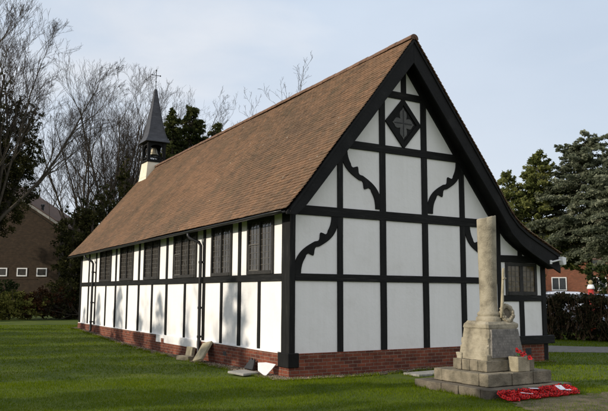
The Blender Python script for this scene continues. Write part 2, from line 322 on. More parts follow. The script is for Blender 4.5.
# ------------------------------------------------------------------ the ground
def axis(lo, hi, fine0, fine1, step):
    a = list(np.arange(fine0, fine1+1e-6, step)); g = step
    x = fine1
    while x < hi: g *= 1.35; x += g; a.append(x)
    x = fine0; g = step
    while x > lo: g *= 1.35; x -= g; a.insert(0, x)
    return np.array(a)
gx = axis(-900, 900, -14, 22, .5); gy = axis(-900, 900, -16, 36, .5)
X, Y = np.meshgrid(gx, gy, indexing='ij')
Z = np.vectorize(gh)(X, Y)+.018*np.sin(X*1.3+Y*.7)*np.sin(Y*1.1-X*.4)*(np.abs(X) < 40)
nx, ny = X.shape; idx = np.arange(nx*ny).reshape(nx, ny)
F = np.stack([idx[:-1, :-1], idx[1:, :-1], idx[1:, 1:], idx[:-1, 1:]], -1).reshape(-1, 4)
tag(mesh_np('lawn', np.stack([X, Y, Z], -1).reshape(-1, 3), F, M['lawn'], smooth=True), kind='structure')
def ground_z(x, y): return gh(x, y)+.018*math.sin(x*1.3+y*.7)*math.sin(y*1.1-x*.4)
def sheet(name, poly, mat, dz, wob=.06, step=.12):
    """irregular ground sheet that follows the terrain"""
    pts = []
    for i in range(len(poly)):
        a, b = Vector(poly[i]), Vector(poly[(i+1) % len(poly)]); n = max(1, int((b-a).length/step))
        nrm = Vector((-(b-a).y, (b-a).x)).normalized()
        for k in range(n): pts.append(a.lerp(b, k/n)+nrm*random.uniform(-wob, wob))
    import bmesh
    bm = bmesh.new(); vs = [bm.verts.new((p.x, p.y, 0)) for p in pts]
    bm.faces.new(vs); bmesh.ops.triangulate(bm, faces=bm.faces)
    xs = [p.x for p in pts]; ys = [p.y for p in pts]
    for lo, hi, co in ((min(xs), max(xs), (1, 0, 0)), (min(ys), max(ys), (0, 1, 0))):
        t = lo+.7
        while t < hi:
            bmesh.ops.bisect_plane(bm, geom=bm.verts[:]+bm.edges[:]+bm.faces[:], plane_co=Vector(co)*t, plane_no=co); t += .7
    for v in bm.verts: v.co.z = ground_z(v.co.x, v.co.y)+dz
    for f in bm.faces:
        if f.normal.z < 0: f.normal_flip()
    me = bpy.data.meshes.new(name); bm.to_mesh(me); bm.free(); me.materials.append(mat)
    o = bpy.data.objects.new(name, me); COL.objects.link(o); return tag(o, kind='structure')
GRAV = [(-.50, -.50), (.8, -.44), (3.0, -.36), (5, -.30), (7.9, -.26), (7.9, .02), (.02, .02), (.02, 18.2), (-.38, 18.2), (-.36, 10), (-.42, 6), (-.50, 2.5)]
PAVE = [(1.45, -4.5), (3.5, -4.62), (5.2, -4.55), (6.5, -5.4), (5.0, -7.2), (2.2, -7.2), (.95, -5.6)]
PATH = [(8.5, 3.6), (10.3, 2.0), (11.6, .9), (15.5, -2.4), (17.6, -.8), (13.8, 2.5), (12.4, 3.8), (10.6, 5.4)]
sheet('gravel_strip', GRAV, M['gravel'], .012, .035)
sheet('paving', PAVE, M['paving'], .008, .12)
sheet('path', PATH, M['path'], .010, .05)
ROAD = [(18, 15), (25.5, -2), (31, 0), (23.5, 17)]
def inpoly(px, py, poly):
    r = np.zeros(px.shape, bool); n = len(poly)
    for i in range(n):
        x0, y0 = poly[i]; x1, y1 = poly[(i+1) % n]
        c = ((y0 > py) != (y1 > py)) & (px < (x1-x0)*(py-y0)/(y1-y0+1e-12)+x0); r ^= c
    return r
def terrain(P): return np.array([ground_z(a, b) for a, b in P])
def blades(name, n, dmin, dmax, h0, h1, w, density_keep=None):
    # scatter on the part of the lawn the camera looks over and a margin either side
    a = RNG.uniform(R_(31-52), R_(31+48), n); d = np.sqrt(RNG.uniform(dmin**2, dmax**2, n))
    x = -7.406+np.sin(a)*d; y = -12.86+np.cos(a)*d
    k = ~inpoly(x, y, GRAV) & ~((x > -.05) & (x < 8) & (y > -.05) & (y < 18.3)) & ~((x > 1.42) & (x < 3.42) & (y > -4.2) & (y < -2.3)) & ~inpoly(x, y, PATH) & ~((x > 2.0) & (x < 3.5) & (y > -1.35) & (y < -.5))
    pv = inpoly(x, y, PAVE); k &= ~(pv & (RNG.random(n) > .40))
    k &= ~((x > -1.0) & (x < -.3) & (y > .3) & (y < 1.2))
    x, y = x[k], y[k]; n = len(x); z = terrain(np.stack([x, y], -1))
    patch = .5+.5*np.sin(x*1.9+np.sin(y*1.3)*1.7)*np.sin(y*2.3+np.sin(x*1.1)*2)
    h = RNG.uniform(h0, h1, n)*(.65+.6*patch); th = RNG.uniform(0, 2*PI, n); ln = RNG.uniform(.15, .9, n)*h; la = RNG.uniform(0, 2*PI, n)
    dx, dy = np.cos(th)*w/2, np.sin(th)*w/2
    V = np.empty((n, 3, 3)); V[:, 0] = np.stack([x-dx, y-dy, z-.004], -1); V[:, 1] = np.stack([x+dx, y+dy, z-.004], -1)
    V[:, 2] = np.stack([x+np.cos(la)*ln, y+np.sin(la)*ln, z+h], -1)
    t = np.repeat(np.clip(RNG.normal(.42+.2*(patch-.5), .17, n), 0, 1), 3)
    return tag(mesh_np(name, V.reshape(-1, 3), np.arange(n*3).reshape(-1, 3), M['grassb'], tint=t), 'short green lawn grass round the hall and the memorial', 'grass', kind='stuff')
blades('grass', 340000, 4.5, 15, .018, .045, .008)
blades('grass', 260000, 15, 34, .02, .05, .018)
def tufts(n):
    # longer unmown grass at the edge of the gravel and round the memorial base
    segs_ = [(GRAV[i], GRAV[i+1]) for i in (0, 1, 2, 3)]+[(GRAV[i], GRAV[i+1]) for i in (8, 9, 10)]+[(GRAV[-1], GRAV[0])]
    segs_ += [((1.38, -4.24), (1.38, -2.3)), ((1.38, -2.28), (3.5, -2.28)), ((3.5, -2.3), (3.5, -4.2)), ((2.45, -1.15), (3.45, -1.15)), ((2.45, -1.15), (2.45, -.6))]
    P_ = []
    for a, b in segs_:
        L_ = math.dist(a, b); k = int(n*L_); u = RNG.random(k); P_.append(np.stack([a[0]+(b[0]-a[0])*u+RNG.normal(0, .035, k), a[1]+(b[1]-a[1])*u+RNG.normal(0, .035, k)], -1))
    P_ = np.concatenate(P_); k = np.array([mnoise_(p[0]*3, p[1]*3) > -.12 for p in P_]); P_ = P_[k]; n = len(P_); z = terrain(P_)
    h = RNG.uniform(.025, .095, n); th = RNG.uniform(0, 2*PI, n); la = RNG.uniform(0, 2*PI, n); ln = h*RNG.uniform(.1, .8, n); w = .004
    V = np.empty((n, 3, 3)); V[:, 0] = np.stack([P_[:, 0]-np.cos(th)*w, P_[:, 1]-np.sin(th)*w, z-.004], -1); V[:, 1] = np.stack([P_[:, 0]+np.cos(th)*w, P_[:, 1]+np.sin(th)*w, z-.004], -1)
    V[:, 2] = np.stack([P_[:, 0]+np.cos(la)*ln, P_[:, 1]+np.sin(la)*ln, z+h], -1)
    tag(mesh_np('grass_tufts', V.reshape(-1, 3), np.arange(n*3).reshape(-1, 3), M['grassb'], tint=np.repeat(RNG.random(n), 3)), 'longer unmown grass along the gravel edge and the memorial base', 'grass', kind='stuff')
from mathutils import noise as _mn
def mnoise_(a, b): return _mn.noise(Vector((a, b, 2.0)))
tufts(420)
# loose stones of the gravel strip
def pebbles(n):
    xs = np.concatenate([RNG.uniform(-.5, -.05, n), RNG.uniform(-.4, 8.4, n//2)]); ys = np.concatenate([18*RNG.random(n)**1.7-.3, RNG.uniform(-.5, -.05, n//2)])
    k = inpoly(xs, ys, GRAV); xs, ys = xs[k], ys[k]; n = len(xs); r = RNG.uniform(.008, .022, n)
    base = np.array([(1, 0, 0), (0, 1, 0), (-1, 0, 0), (0, -1, 0), (0, 0, .7), (0, 0, -.7)]); fc = np.array([(0, 1, 4), (1, 2, 4), (2, 3, 4), (3, 0, 4), (1, 0, 5), (2, 1, 5), (3, 2, 5), (0, 3, 5)])
    c, s = np.cos(RNG.uniform(0, 6, n)), np.sin(RNG.uniform(0, 6, n)); zz = terrain(np.stack([xs, ys], -1))+.012
    B = base[None]*RNG.uniform(.6, 1.3, (n, 6, 1)); V = np.empty((n, 6, 3))
    V[..., 0] = (B[..., 0]*c[:, None]-B[..., 1]*s[:, None])*r[:, None]+xs[:, None]; V[..., 1] = (B[..., 0]*s[:, None]+B[..., 1]*c[:, None])*r[:, None]+ys[:, None]
    V[..., 2] = B[..., 2]*r[:, None]+zz[:, None]+r[:, None]*.25
    Fx = (fc[None]+np.arange(n)[:, None, None]*6).reshape(-1, 3)
    tag(mesh_np('gravel', V.reshape(-1, 3), Fx, M['pebble'], tint=np.repeat(RNG.random(n), 6)), 'loose brown gravel along the foot of the brick plinth', 'gravel', kind='stuff')
pebbles(9000)

# ------------------------------------------------------------------ the hall
hall = thing('timbered_hall', (3.1, 9, 0), 'black and white half timbered hall with brown tiled roof and small spire', 'building')
def P(m, name, mat='timber', bevel=.006, **k):
    if mat == 'timber': mat = {'rail': 'timber_x', 'post': 'timber_z', 'stud': 'timber_z', 'corner_post': 'timber_z', 'sill_board': 'timber_x', 'wall_plate': 'timber_y'}.get(name, 'timber')
    o = m.build(name, M[mat], hall, bevel, **k)
    if name in ('post', 'rail', 'stud', 'barge_board', 'rafter', 'fillet', 'sill_board', 'corner_post') and bevel: waver(o, .006 if name != 'barge_board' else .004)
    return o
def waver(o, amp):
    # hand-cut timber: long edges wander a few millimetres
    import bmesh
    from mathutils import noise
    bm = bmesh.new(); bm.from_mesh(o.data)
    for _ in range(3):
        es = [e for e in bm.edges if e.calc_length() > .35]
        if es: bmesh.ops.subdivide_edges(bm, edges=es, cuts=1, use_grid_fill=False)
    sd_ = len(bpy.data.objects)*1.37
    for v in bm.verts:
        n = noise.noise_vector(v.co*2.1+Vector((sd_, 0, 0))); v.co += Vector((n.x*amp, n.y*amp*.35, n.z*amp))
    bm.to_mesh(o.data); bm.free()
RX, EAX = 3.1, -.36
PROF_R = [(6.02, 4.02), (6.2, 3.80), (6.42, 3.585), (6.75, 3.38), (7.2, 3.17), (8.02, 2.80)]
def drop(y, z): return -max(y, -1)*(.009+.009*(z-3.4)/4.4)
RZ = 7.80
EAZ = RZ-1.27*(RX-EAX)+.03
BACK = 18.75
# plaster walls as solids
w = MB()
gable_poly = [(0, .30), (7.8, .30), (7.8, 2.75), (6.4, 3.42), (6.1, 3.75), (3.1, 7.45), (0, 3.70)]
w.prism(gable_poly, lambda a, b, d: (a, d, b), 0, .22)
P(w, 'gable_wall', 'plaster', 0)
P(MB().box(0, .22, .221, 17.9, .30, 3.58), 'side_wall', 'plaster', 0)
P(MB().prism([(.221, .3), (7.8, .3), (7.8, 2.5), (3.1, 7.0), (.221, 3.2)], lambda a, b, d: (a, d, b), 17.7, 17.9), 'end_wall', 'plaster', 0)
P(MB().box(7.58, 7.8, .221, 17.69, .3, 2.55), 'side_wall', 'plaster', 0)
# plinth
pl = MB().box(-.045, 6.22, -.045, .25, -.1, .485); o = P(pl, 'brick_plinth', 'brick', .008)
P(MB().box(-.046, .25, .251, 17.95, -.1, .485), 'brick_plinth', 'brick', .008)
P(MB().box(6.221, 7.88, -.03, .25, -.1, .47), 'brick_plinth', 'brick', .008)
vent = P(MB().box(7.0, 7.22, -.036, .0, .2, .36), 'air_brick', 'slate', .004)
# rendered patch and air brick on the side plinth
o = P(MB().box(-.062, .1, 4.85, 8.05, .27, .50), 'plinth_render', 'plaster', .01, label='whitewashed patch low on the brick plinth'); rough_up(o, .012, 5, 4)
P(MB().box(-.070, .0, 7.35, 7.58, .26, .40), 'air_brick', 'brick', .004)
P(MB().box(-.0475, .0, 3.0, 3.2, .22, .33), 'air_brick', 'slate', .004)
# thin drip of plaster at the foot of the side panels
o = P(MB().box(-.055, .0, .42, 4.84, .478, .505), 'drip_edge', 'plaster', .004); rough_up(o, .010, 6, 3)
o = P(MB().box(-.053, .0, 8.06, 17.9, .478, .500), 'drip_edge', 'plaster', .004)
# gable framing: posts
def roof_z(x):   # top of the roof above the gable
    if x < 6.02: return RZ-1.275*abs(x-RX)
    for (a, b), (c, d) in zip(PROF_R, PROF_R[1:]):
        if a <= x <= c: return b+(d-b)*(x-a)/(c-a)
    return 2.8
def post(x, w_, z0, z1, y0=-.030, lean=0): return P(MB().prism([(x-w_/2, z0), (x+w_/2, z0), (x+w_/2+lean, z1), (x-w_/2+lean, z1)], lambda a, b, d: (a, d, b), y0, .06), 'post')
cp = P(MB().box(-.045, .105, -.045, .30, .2, 3.56), 'corner_post', bevel=.01)
fb = MB().box(-.085, .185, -.085, .36, .205, .50).build('foot_block', M['timber'], cp, .012)
for x, w_, z1 in ((1.26, .145, 5.1), (2.45, .17, 6.6), (3.71, .175, 6.6), (4.92, .165, 5.1)): post(x, w_, .487, z1)
post(6.15, .13, .487, 3.6)
post(7.78, .165, -.05, 2.6, -.034)
post(3.11, .15, 6.46, 7.2); post(6.94, .16, .67, 1.6); post(6.93, .15, 2.70, 3.0)
def rail(x0, x1, z0, z1, y0=-.036): return P(MB().box(x0, x1, y0, .05, z0, z1), 'rail')
rail(.1055, 6.085, 2.0, 2.155); rail(.1055, 6.085, 3.41, 3.62); rail(1.2, 5.0, 5.0, 5.185); rail(2.2, 4.0, 6.36, 6.53)
rail(6.215, 7.695, 2.56, 2.74, -.033); rail(6.215, 7.695, 1.56, 1.715, -.033)
P(MB().box(6.24, 8.05, -.11, .02, .465, .675), 'sill_board', bevel=.01)
# rafters on the gable wall
def slope_strip(mb, x0, x1, up, dn, y0, y1):
    xs = [x0+(x1-x0)*i/12 for i in range(13)]
    poly = [(x, roof_z(x)-up) for x in xs]+[(x, roof_z(x)-dn) for x in reversed(xs)]
    return mb.prism(poly, lambda a, b, d: (a, d, b), y0, y1)
P(slope_strip(MB(), 3.1, 6.1, .06, .62, -.05, .04), 'rafter'); P(slope_strip(MB(), 3.1, .06, .06, .46, -.05, .04), 'rafter')
P(slope_strip(MB(), 6.12, 7.85, .06, .47, -.049, .04), 'rafter')
# curved cusped braces
def bez(a, b, c, d, t): return a*(1-t)**3+b*3*t*(1-t)**2+c*3*t*t*(1-t)+d*t**3
def brace(A, B, mirror=False, w_=.165, k=.62):
    A, B = Vector(A), Vector(B); dz = (A.y-B.y)
    c1 = A-Vector((0, dz*k)); c2 = B+Vector((0, dz*k)); n = 40; L, Rr = [], []
    for i in range(n+1):
        t = i/n; p = bez(A, c1, c2, B, t); q = bez(A, c1, c2, B, min(1, t+.01))-bez(A, c1, c2, B, max(0, t-.01)); q.normalize(); nm = Vector((-q.y, q.x))
        def cusp(t0): # pointed bump with two small hollows
            u = (t-t0)/.055
            return max(0, 1-abs(u))**.8*.11-.028*max(0, 1-abs(abs(u)-1.7)/.8)
        sgn = 1 if B.x > A.x else -1
        e = w_*.5*(1+.12*math.cos(PI*2*t))
        L.append(p+nm*(e+(cusp(.36) if sgn > 0 else cusp(.62))))
        Rr.append(p-nm*(e+(cusp(.62) if sgn > 0 else cusp(.36))))
    poly = [(p.x, p.y) for p in L]+[(p.x, p.y) for p in reversed(Rr)]
    if mirror: poly = [(2*RX-a, b) for a, b in poly]
    return P(MB().prism(poly, lambda a, b, d: (a, d, b), -.028, .03), 'brace', bevel=.004)
for mir in (False, True):
    brace((1.36, 5.02), (2.33, 3.66), mir); brace((1.13, 3.46), (.16, 2.12), mir)
# diamond with quatrefoil
dp = MB(); c0 = (3.08, 5.775); a, b = .545, .62
ring_o = [(c0[0]-a, c0[1]), (c0[0], c0[1]-b), (c0[0]+a, c0[1]), (c0[0], c0[1]+b)]; a2, b2 = a*.62, b*.62
for i in range(4):
    o1, o2 = ring_o[i], ring_o[(i+1) % 4]; s = .72
    i1 = (c0[0]+(o1[0]-c0[0])*s, c0[1]+(o1[1]-c0[1])*s); i2 = (c0[0]+(o2[0]-c0[0])*s, c0[1]+(o2[1]-c0[1])*s)
    dp.prism([o1, o2, i2, i1], lambda a, b, d: (a, d, b), -.042, .03)
dia = P(dp, 'diamond_panel', bevel=.004)
MB().prism([(c0[0]+(x-c0[0])*.76, c0[1]+(z-c0[1])*.76) for x, z in ring_o], lambda a, b, d: (a, d, b), -.012, .02).build('recess', M['barge'], dia)
poly = []
for k in range(4):      # four pointed lobes
    ang = PI/2*k
    for u, r in ((-.76, .17), (-.62, .23), (-.50, .285), (-.36, .325), (-.22, .345), (-.12, .36), (-.05, .39), (0, .425), (.05, .39), (.12, .36), (.22, .345), (.36, .325), (.50, .285), (.62, .23), (.76, .17)):
        poly.append((c0[0]+math.cos(ang+u)*r*.78, c0[1]+math.sin(ang+u)*r*.93))
MB().prism(poly, lambda a, b, d: (a, d, b), -.026, .0).build('quatrefoil', M['tracery'], dia, .006)
q = MB().box(c0[0]-.27, c0[0]-.03, -.034, -.02, c0[1]-.012, c0[1]+.012).box(c0[0]+.03, c0[0]+.25, -.034, -.02, c0[1]-.012, c0[1]+.012)
q.box(c0[0]-.012, c0[0]+.012, -.034, -.02, c0[1]-.32, c0[1]+.32); q.build('cross_bar', M['slate'], dia)
# lean-to window in the gable
def window(name_parts, cx, cz, ww, hh, fn, lights, glassm, cols, rows, proud, fw=.07, mull=.05, label=None, casement=None):
    """fn(u, v, d): u along the wall, v up, d out of the wall"""
    fr = MB(); d0, d1 = -.05, proud
    def bx(u0, u1, v0, v1, e0, e1, mb):
        mb.prism([(u0, v0), (u1, v0), (u1, v1), (u0, v1)], fn, e0, e1)
    u0, u1, v0, v1 = cx-ww/2, cx+ww/2, cz-hh/2, cz+hh/2
    win = MB(); bx(u0, u0+fw, v0, v1, d0, d1, win); bx(u1-fw, u1, v0, v1, d0, d1, win); bx(u0+fw, u1-fw, v0, v0+fw*1.1, d0, d1+.012, win); bx(u0+fw, u1-fw, v1-fw, v1, d0, d1-.002, win)
    wo_ = win.build('window', M['winframe'], hall, .005, label=label)
    lw = (ww-2*fw-(lights-1)*mull)/lights
    for i in range(lights):
        a0 = u0+fw+i*(lw+mull); a1 = a0+lw
        if i < lights-1:
            m_ = MB(); bx(a1, a1+mull, v0+fw*1.1, v1-fw, d0, d1-.008, m_); m_.build('mullion', M['winframe'], wo_, .004)
        g = MB(); bx(a0, a1, v0+fw, v1-fw, d0, .004, g); g.build('pane', M[glassm], wo_)
        ld = MB(); t = .011
        for c in range(1, cols): xx = a0+lw*c/cols; bx(xx-t/2, xx+t/2, v0+fw, v1-fw, .004, .012, ld)
        for r in range(1, rows): zz = v0+fw+(hh-2*fw)*r/rows; bx(a0, a1, zz-t/2, zz+t/2, .004, .0125, ld)
        ld.build('lead_grid', M['came'], wo_)
        if casement == i:
            cs = MB(); ch = (hh-2*fw)*.55; t = .028; b0 = v0+fw*1.1; c1 = b0+ch
            bx(a0, a0+t, b0, c1, .004, .03, cs); bx(a1-t, a1, b0, c1, .004, .03, cs); bx(a0+t, a1-t, b0, b0+t, .004, .03, cs); bx(a0+t, a1-t, c1-t, c1, .004, .03, cs)
            cs.build('casement', M['came'], wo_, .003)
    return wo_
gfn = lambda u, v, d: (u, -d, v)
lfn = lambda u, v, d: (-d, u, v)
window(None, 6.955, 2.137, 1.16, .835, gfn, 2, 'amber', 3, 5, .032, .085, .13, 'two light leaded window in the low end bay')
# side wall framing
def studL(y, w_, z0, z1, x0=-.030, name='stud'): return P(MB().box(x0, .05, y-w_/2, y+w_/2, z0, z1), name)
o = P(MB().box(-.038, .05, .31, 17.9, 2.0, 2.16), 'rail'); o.data.materials[0] = M['timber_y']; P(MB().box(-.036, .05, .31, 17.9, 3.46, 3.56), 'wall_plate')
for y in (1.38, 3.43, 5.9, 8.68, 11.26, 13.96): studL(y, .115, .50, 2.0)
for y in (2.40, 4.55, 7.38, 10.02, 12.68, 16.52): studL(y, .14, .50, 2.0); studL(y+.02, .14, 2.16, 3.46)
studL(15.45, .12, .5, 2.0); studL(15.45, .12, 2.16, 3.46); studL(17.82, .2, .5, 3.4, -.034, 'corner_post')
for i, (y0, y1) in enumerate(((.71, 1.98), (2.85, 4.07), (5.09, 6.83), (8.06, 9.52), (10.68, 12.18), (13.34, 14.88))):
    n = 3 if y1-y0 > 1.6 else 2
    window(None, (y0+y1)/2, 2.80, y1-y0, 1.28, lfn, n, 'glass', 3, 8, .05, .075, .06, casement={0: 1, 2: 2}.get(i))

# roof: deck, tiles, ridge, barge boards
dk = MB()
def deck(pts_top, th, y0, y1):
    n = len(pts_top); m = MB()
    for k in range(12):
        ya, yb = y0+(y1-y0)*k/12, y0+(y1-y0)*(k+1)/12
        for (xa, za), (xb, zb) in zip(pts_top, pts_top[1:]):
            def q(x, z, y, t): return (x, y, z+drop(y, z)-t)
            v = [q(xa, za, ya, .08), q(xb, zb, ya, .08), q(xb, zb, yb, .08), q(xa, za, yb, .08), q(xa, za, ya, th), q(xb, zb, ya, th), q(xb, zb, yb, th), q(xa, za, yb, th)]
            f = [(0, 1, 2, 3), (7, 6, 5, 4)]
            if k == 0: f.append((0, 4, 5, 1))
            if k == 11: f.append((3, 2, 6, 7))
            m.add(v, f)
    return m
LEFT = [(RX, RZ), (1.5, roof_z(1.5)), (.2, roof_z(.2)+.01), (EAX, EAZ+.035)]
RIGHT = [(RX, RZ), (4.6, roof_z(4.6))]+PROF_R
deckL = P(deck(LEFT[:3]+[(-.27, roof_z(-.27)+.02)], .13, -.38, BACK), 'roof_deck', 'timber', 0)
P(deck(RIGHT, .13, -.38, BACK), 'roof_deck', 'timber', 0)
def tiles(profile, y0, y1, name):
    # arc length sampling down the slope
    pr = [Vector(p) for p in profile]; seg = [(pr[i+1]-pr[i]).length for i in range(len(pr)-1)]; tot = sum(seg); ex = .1015
    def at(s):
        for i, l in enumerate(seg):
            if s <= l or i == len(seg)-1: return pr[i].lerp(pr[i+1], s/l)
            s -= l
    nrow = int(tot/ex)+1; V, Fc, T = [], [], []; wv = .165
    from mathutils import noise
    for r in range(nrow):
        s1 = min(tot+.03, (r+1)*tot/nrow+.0); s0 = s1-ex*1.25
        a, b = at(max(0, s0)), at(s1); d = (b-a).normalized(); nm = Vector((-d.y, d.x));
        if nm.y < 0: nm = -nm
        y = y0+(wv/2 if r % 2 else 0)-wv/2
        while y < y1:
            ya, yb = max(y+.002, y0), min(y+wv-.002, y1)
            if yb-ya > .02:
                sag = noise.noise(Vector((y*.25, r*.04, 0)))*.03; jit = random.gauss(0, .0014); sl = random.gauss(0, .0022); tw = random.gauss(0, .0013)
                lift = .022+abs(random.gauss(0, .002))
                k = len(V)
                for (pt, off, e) in ((a, .002, 0), (b, lift, 1)):
                    for yy, tt in ((ya, -tw), (yb, tw)):
                        q = pt+nm*(off+sag+jit+tt*e)+d*(sl*e); V.append((q.x, yy, q.y+drop(yy, q.y)))
                for yy, tt in ((ya, -tw), (yb, tw)):
                    q = b+nm*(lift-.016+sag+jit+tt)+d*sl; V.append((q.x, yy, q.y+drop(yy, q.y)))
                for yy in (ya, yb):
                    q = a+nm*(-.012+sag); V.append((q.x, yy, q.y+drop(yy, q.y)))
                Fc += [(k, k+1, k+3, k+2), (k+2, k+3, k+5, k+4), (k, k+2, k+4, k+6), (k+1, k+7, k+5, k+3)]
                T += [min(1, max(0, random.gauss(.5, .13)))]*8
            y += wv
    return mesh_np(name, V, np.array(Fc), M['tile'], hall, tint=T)
tiles(LEFT, -.45, BACK+.05, 'roof_tiles'); tiles(RIGHT, -.475, BACK+.05, 'roof_tiles')
rt = MB(); y = -.46
while y < BACK:
    z = RZ+drop(y, RZ)-.055; j = random.gauss(0, .003)
    v, f = [], []
    for yy, rr in ((y, .118), (y+.305, .112)):
        for k in range(9):
            an = PI*(k/8)*1.1-.05*PI; v.append((RX+math.cos(an)*rr, yy, z+j+math.sin(an)*rr*.95))
    for k in range(8): f.append((k, k+1, 9+k+1, 9+k))
    f.append(tuple(range(9)))
    rt.add(v, f); y += .30
P(rt, 'ridge_tiles', 'ridge', 0)
def barge(x0, x1, dn0, y0=-.425, y1=-.372, n=14):
    xs = [x0+(x1-x0)*i/n for i in range(n+1)]
    poly = [(x, roof_z(x)-.03) for x in xs]+[(x, max(3.35 if x < 1 else 0, roof_z(x)-dn0(x))) for x in reversed(xs)]
    return P(MB().prism(poly, lambda a, b, d: (a, d, b), y0, y1), 'barge_board', 'barge', .006)
barge(RX, EAX+.03, lambda x: .63-.17*(RX-x)/3.1)
barge(RX+.001, 8.0, lambda x: .63-.12*sm((x-3.1)/3.5), -.424)
# cover fillet along the barge and inner soffit boards
def fillet(x0, x1, y0, y1, a, b): 
    xs = [x0+(x1-x0)*i/16 for i in range(17)]
    poly = [(x, roof_z(x)-a) for x in xs]+[(x, roof_z(x)-b) for x in reversed(xs)]
    return P(MB().prism(poly, lambda a, b, d: (a, d, b), y0, y1), 'fillet', 'barge', .004)
fillet(RX, EAX+.10, -.452, -.4255, .045, .13); fillet(RX+.001, 7.98, -.451, -.4245, .045, .13)
P(slope_strip(MB(), 3.1, 7.95, .105, .42, -.371, -.02), 'soffit'); P(slope_strip(MB(), 3.1, .0, .105, .36, -.371, -.02), 'soffit')
# gutter and down pipes
gt = MB(); pts = []
for i in range(25):
    y = -.36+(BACK+.3)*i/24; pts.append((-.385, y, 3.405+drop(y, 3.4)+.004*math.sin(i*1.7)))
v, f = [], []
for p in pts:
    for k in range(9):
        an = PI+PI*k/8; v.append((p[0]+math.cos(an)*.055, p[1], p[2]+math.sin(an)*.05+.02))
for i in range(24):
    for k in range(8): f.append((i*9+k, i*9+k+1, (i+1)*9+k+1, (i+1)*9+k))
gt.add(v, f); go = gt.build('gutter', M['iron'], hall, 0, True); md = go.modifiers.new('t', 'SOLIDIFY'); md.thickness = .008
for y in (4.60, 15.6):
    gz = gh(0, y); z = 3.37+drop(y, 3.4)
    d = MB().tube([(-.385, y+.22, z), (-.385, y+.22, z-.07), (-.36, y+.18, z-.13), (-.15, y+.03, z-.25), (-.105, y, z-.34), (-.105, y, 1.0), (-.105, y, gz+.08), (-.13, y-.01, gz+.02)], .043, 12)
    dpo = d.build('down_pipe', M['iron'], hall, 0, True)
    for zz in (2.55, 1.35, .6):
        MB().lathe([(.043, -.03), (.054, -.03), (.054, .03), (.043, .03)], (-.105, y, zz), 12).box(-.06, -.01, y-.09, y+.09, zz-.02, zz+.02).build('pipe_collar', M['iron'], dpo)
# bell turret at the far end of the ridge
tx, ty = 3.08, 18.05
bt = MB()
def frus(mb, hw0, z0, hw1, z1):
    v = [(tx+sx*h, ty+sy*h, z) for h, z in ((hw0, z0), (hw1, z1)) for sx, sy in ((-1, -1), (1, -1), (1, 1), (-1, 1))]
    return mb.add(v, [(3, 2, 1, 0), (4, 5, 6, 7)]+[(k, (k+1) % 4, 4+(k+1) % 4, 4+k) for k in range(4)])
frus(bt, .62, 6.2, .50, 6.95); frus(bt, .50, 6.951, .42, 7.66)
tur = P(bt, 'bell_turret', 'cream', .01)
MB().box(tx-.47, tx+.47, ty-.47, ty+.47, 7.661, 7.76).build('turret_sill', M['timber'], tur, .01)
for sx in (-1, 1):
    for sy in (-1, 1): MB().box(tx+sx*.36-.065, tx+sx*.36+.065, ty+sy*.36-.065, ty+sy*.36+.065, 7.76, 8.62).build('belfry_post', M['timber'], tur, .006)
pol = [(-.30, 8.61), (.30, 8.61), (.30, 8.33), (.2, 8.44), (.0, 8.49), (-.2, 8.44), (-.30, 8.33)]
for s_ in (-1, 1):
    MB().prism(pol, lambda a, b, d: (tx+a, ty+s_*.36+d, b), -.03, .03).build('arch_board', M['timber'], tur, .004); MB().prism(pol, lambda a, b, d: (tx+s_*.36+d, ty+a, b), -.03, .03).build('arch_board', M['timber'], tur, .004)
    MB().box(tx-.30, tx+.30, ty+s_*.36-.025, ty+s_*.36+.025, 7.86, 7.93).build('belfry_rail', M['timber'], tur, .004); MB().box(tx+s_*.36-.025, tx+s_*.36+.025, ty-.30, ty+.30, 7.86, 7.93).build('belfry_rail', M['timber'], tur, .004)
MB().lathe([(.03, .0), (.10, -.01), (.13, -.05), (.145, -.16), (.17, -.26), (.215, -.33), (.215, -.345), (.18, -.345)], (tx, ty, 8.40), 20).build('bell', M['bronze'], tur, 0, True)
MB().box(tx-.33, tx+.33, ty-.04, ty+.04, 8.40, 8.48).build('headstock', M['timber'], tur)
sp = MB(); prof = [(.56, 8.60), (.55, 8.64), (.46, 8.80), (.385, 9.02), (.32, 9.35), (.245, 9.80), (.125, 10.55), (.035, 11.18)]
for (h0, z0), (h1, z1) in zip(prof, prof[1:]): 
    v = [(tx+sx*h, ty+sy*h, z) for h, z in ((h0, z0), (h1, z1)) for sx, sy in ((-1, -1), (1, -1), (1, 1), (-1, 1))]
    sp.add(v, [(k, (k+1) % 4, 4+(k+1) % 4, 4+k) for k in range(4)])
sp.add([(tx-.56, ty-.56, 8.60), (tx+.56, ty-.56, 8.60), (tx+.56, ty+.56, 8.60), (tx-.56, ty+.56, 8.60)], [(0, 1, 2, 3)])
sp.build('spire', M['lead'], tur)
rollm = MB()
for sx, sy in ((-1, -1), (1, -1), (-1, 1), (1, 1)): rollm.tube([(tx+sx*h, ty+sy*h, z) for h, z in prof[1:]], .018, 6)
rollm.build('hip_rolls', M['lead'], tur)
cr_ = MB().tube([(tx, ty, 11.15), (tx, ty, 12.10)], .016, 6).tube([(tx-.2, ty, 11.86), (tx+.2, ty, 11.86)], .014, 6)
for p in ((tx-.2, ty, 11.86), (tx+.2, ty, 11.86), (tx, ty, 12.1), (tx, ty, 11.55)): cr_.sphere(p, .036, 6)
cr_.build('cross', M['iron'], tur)
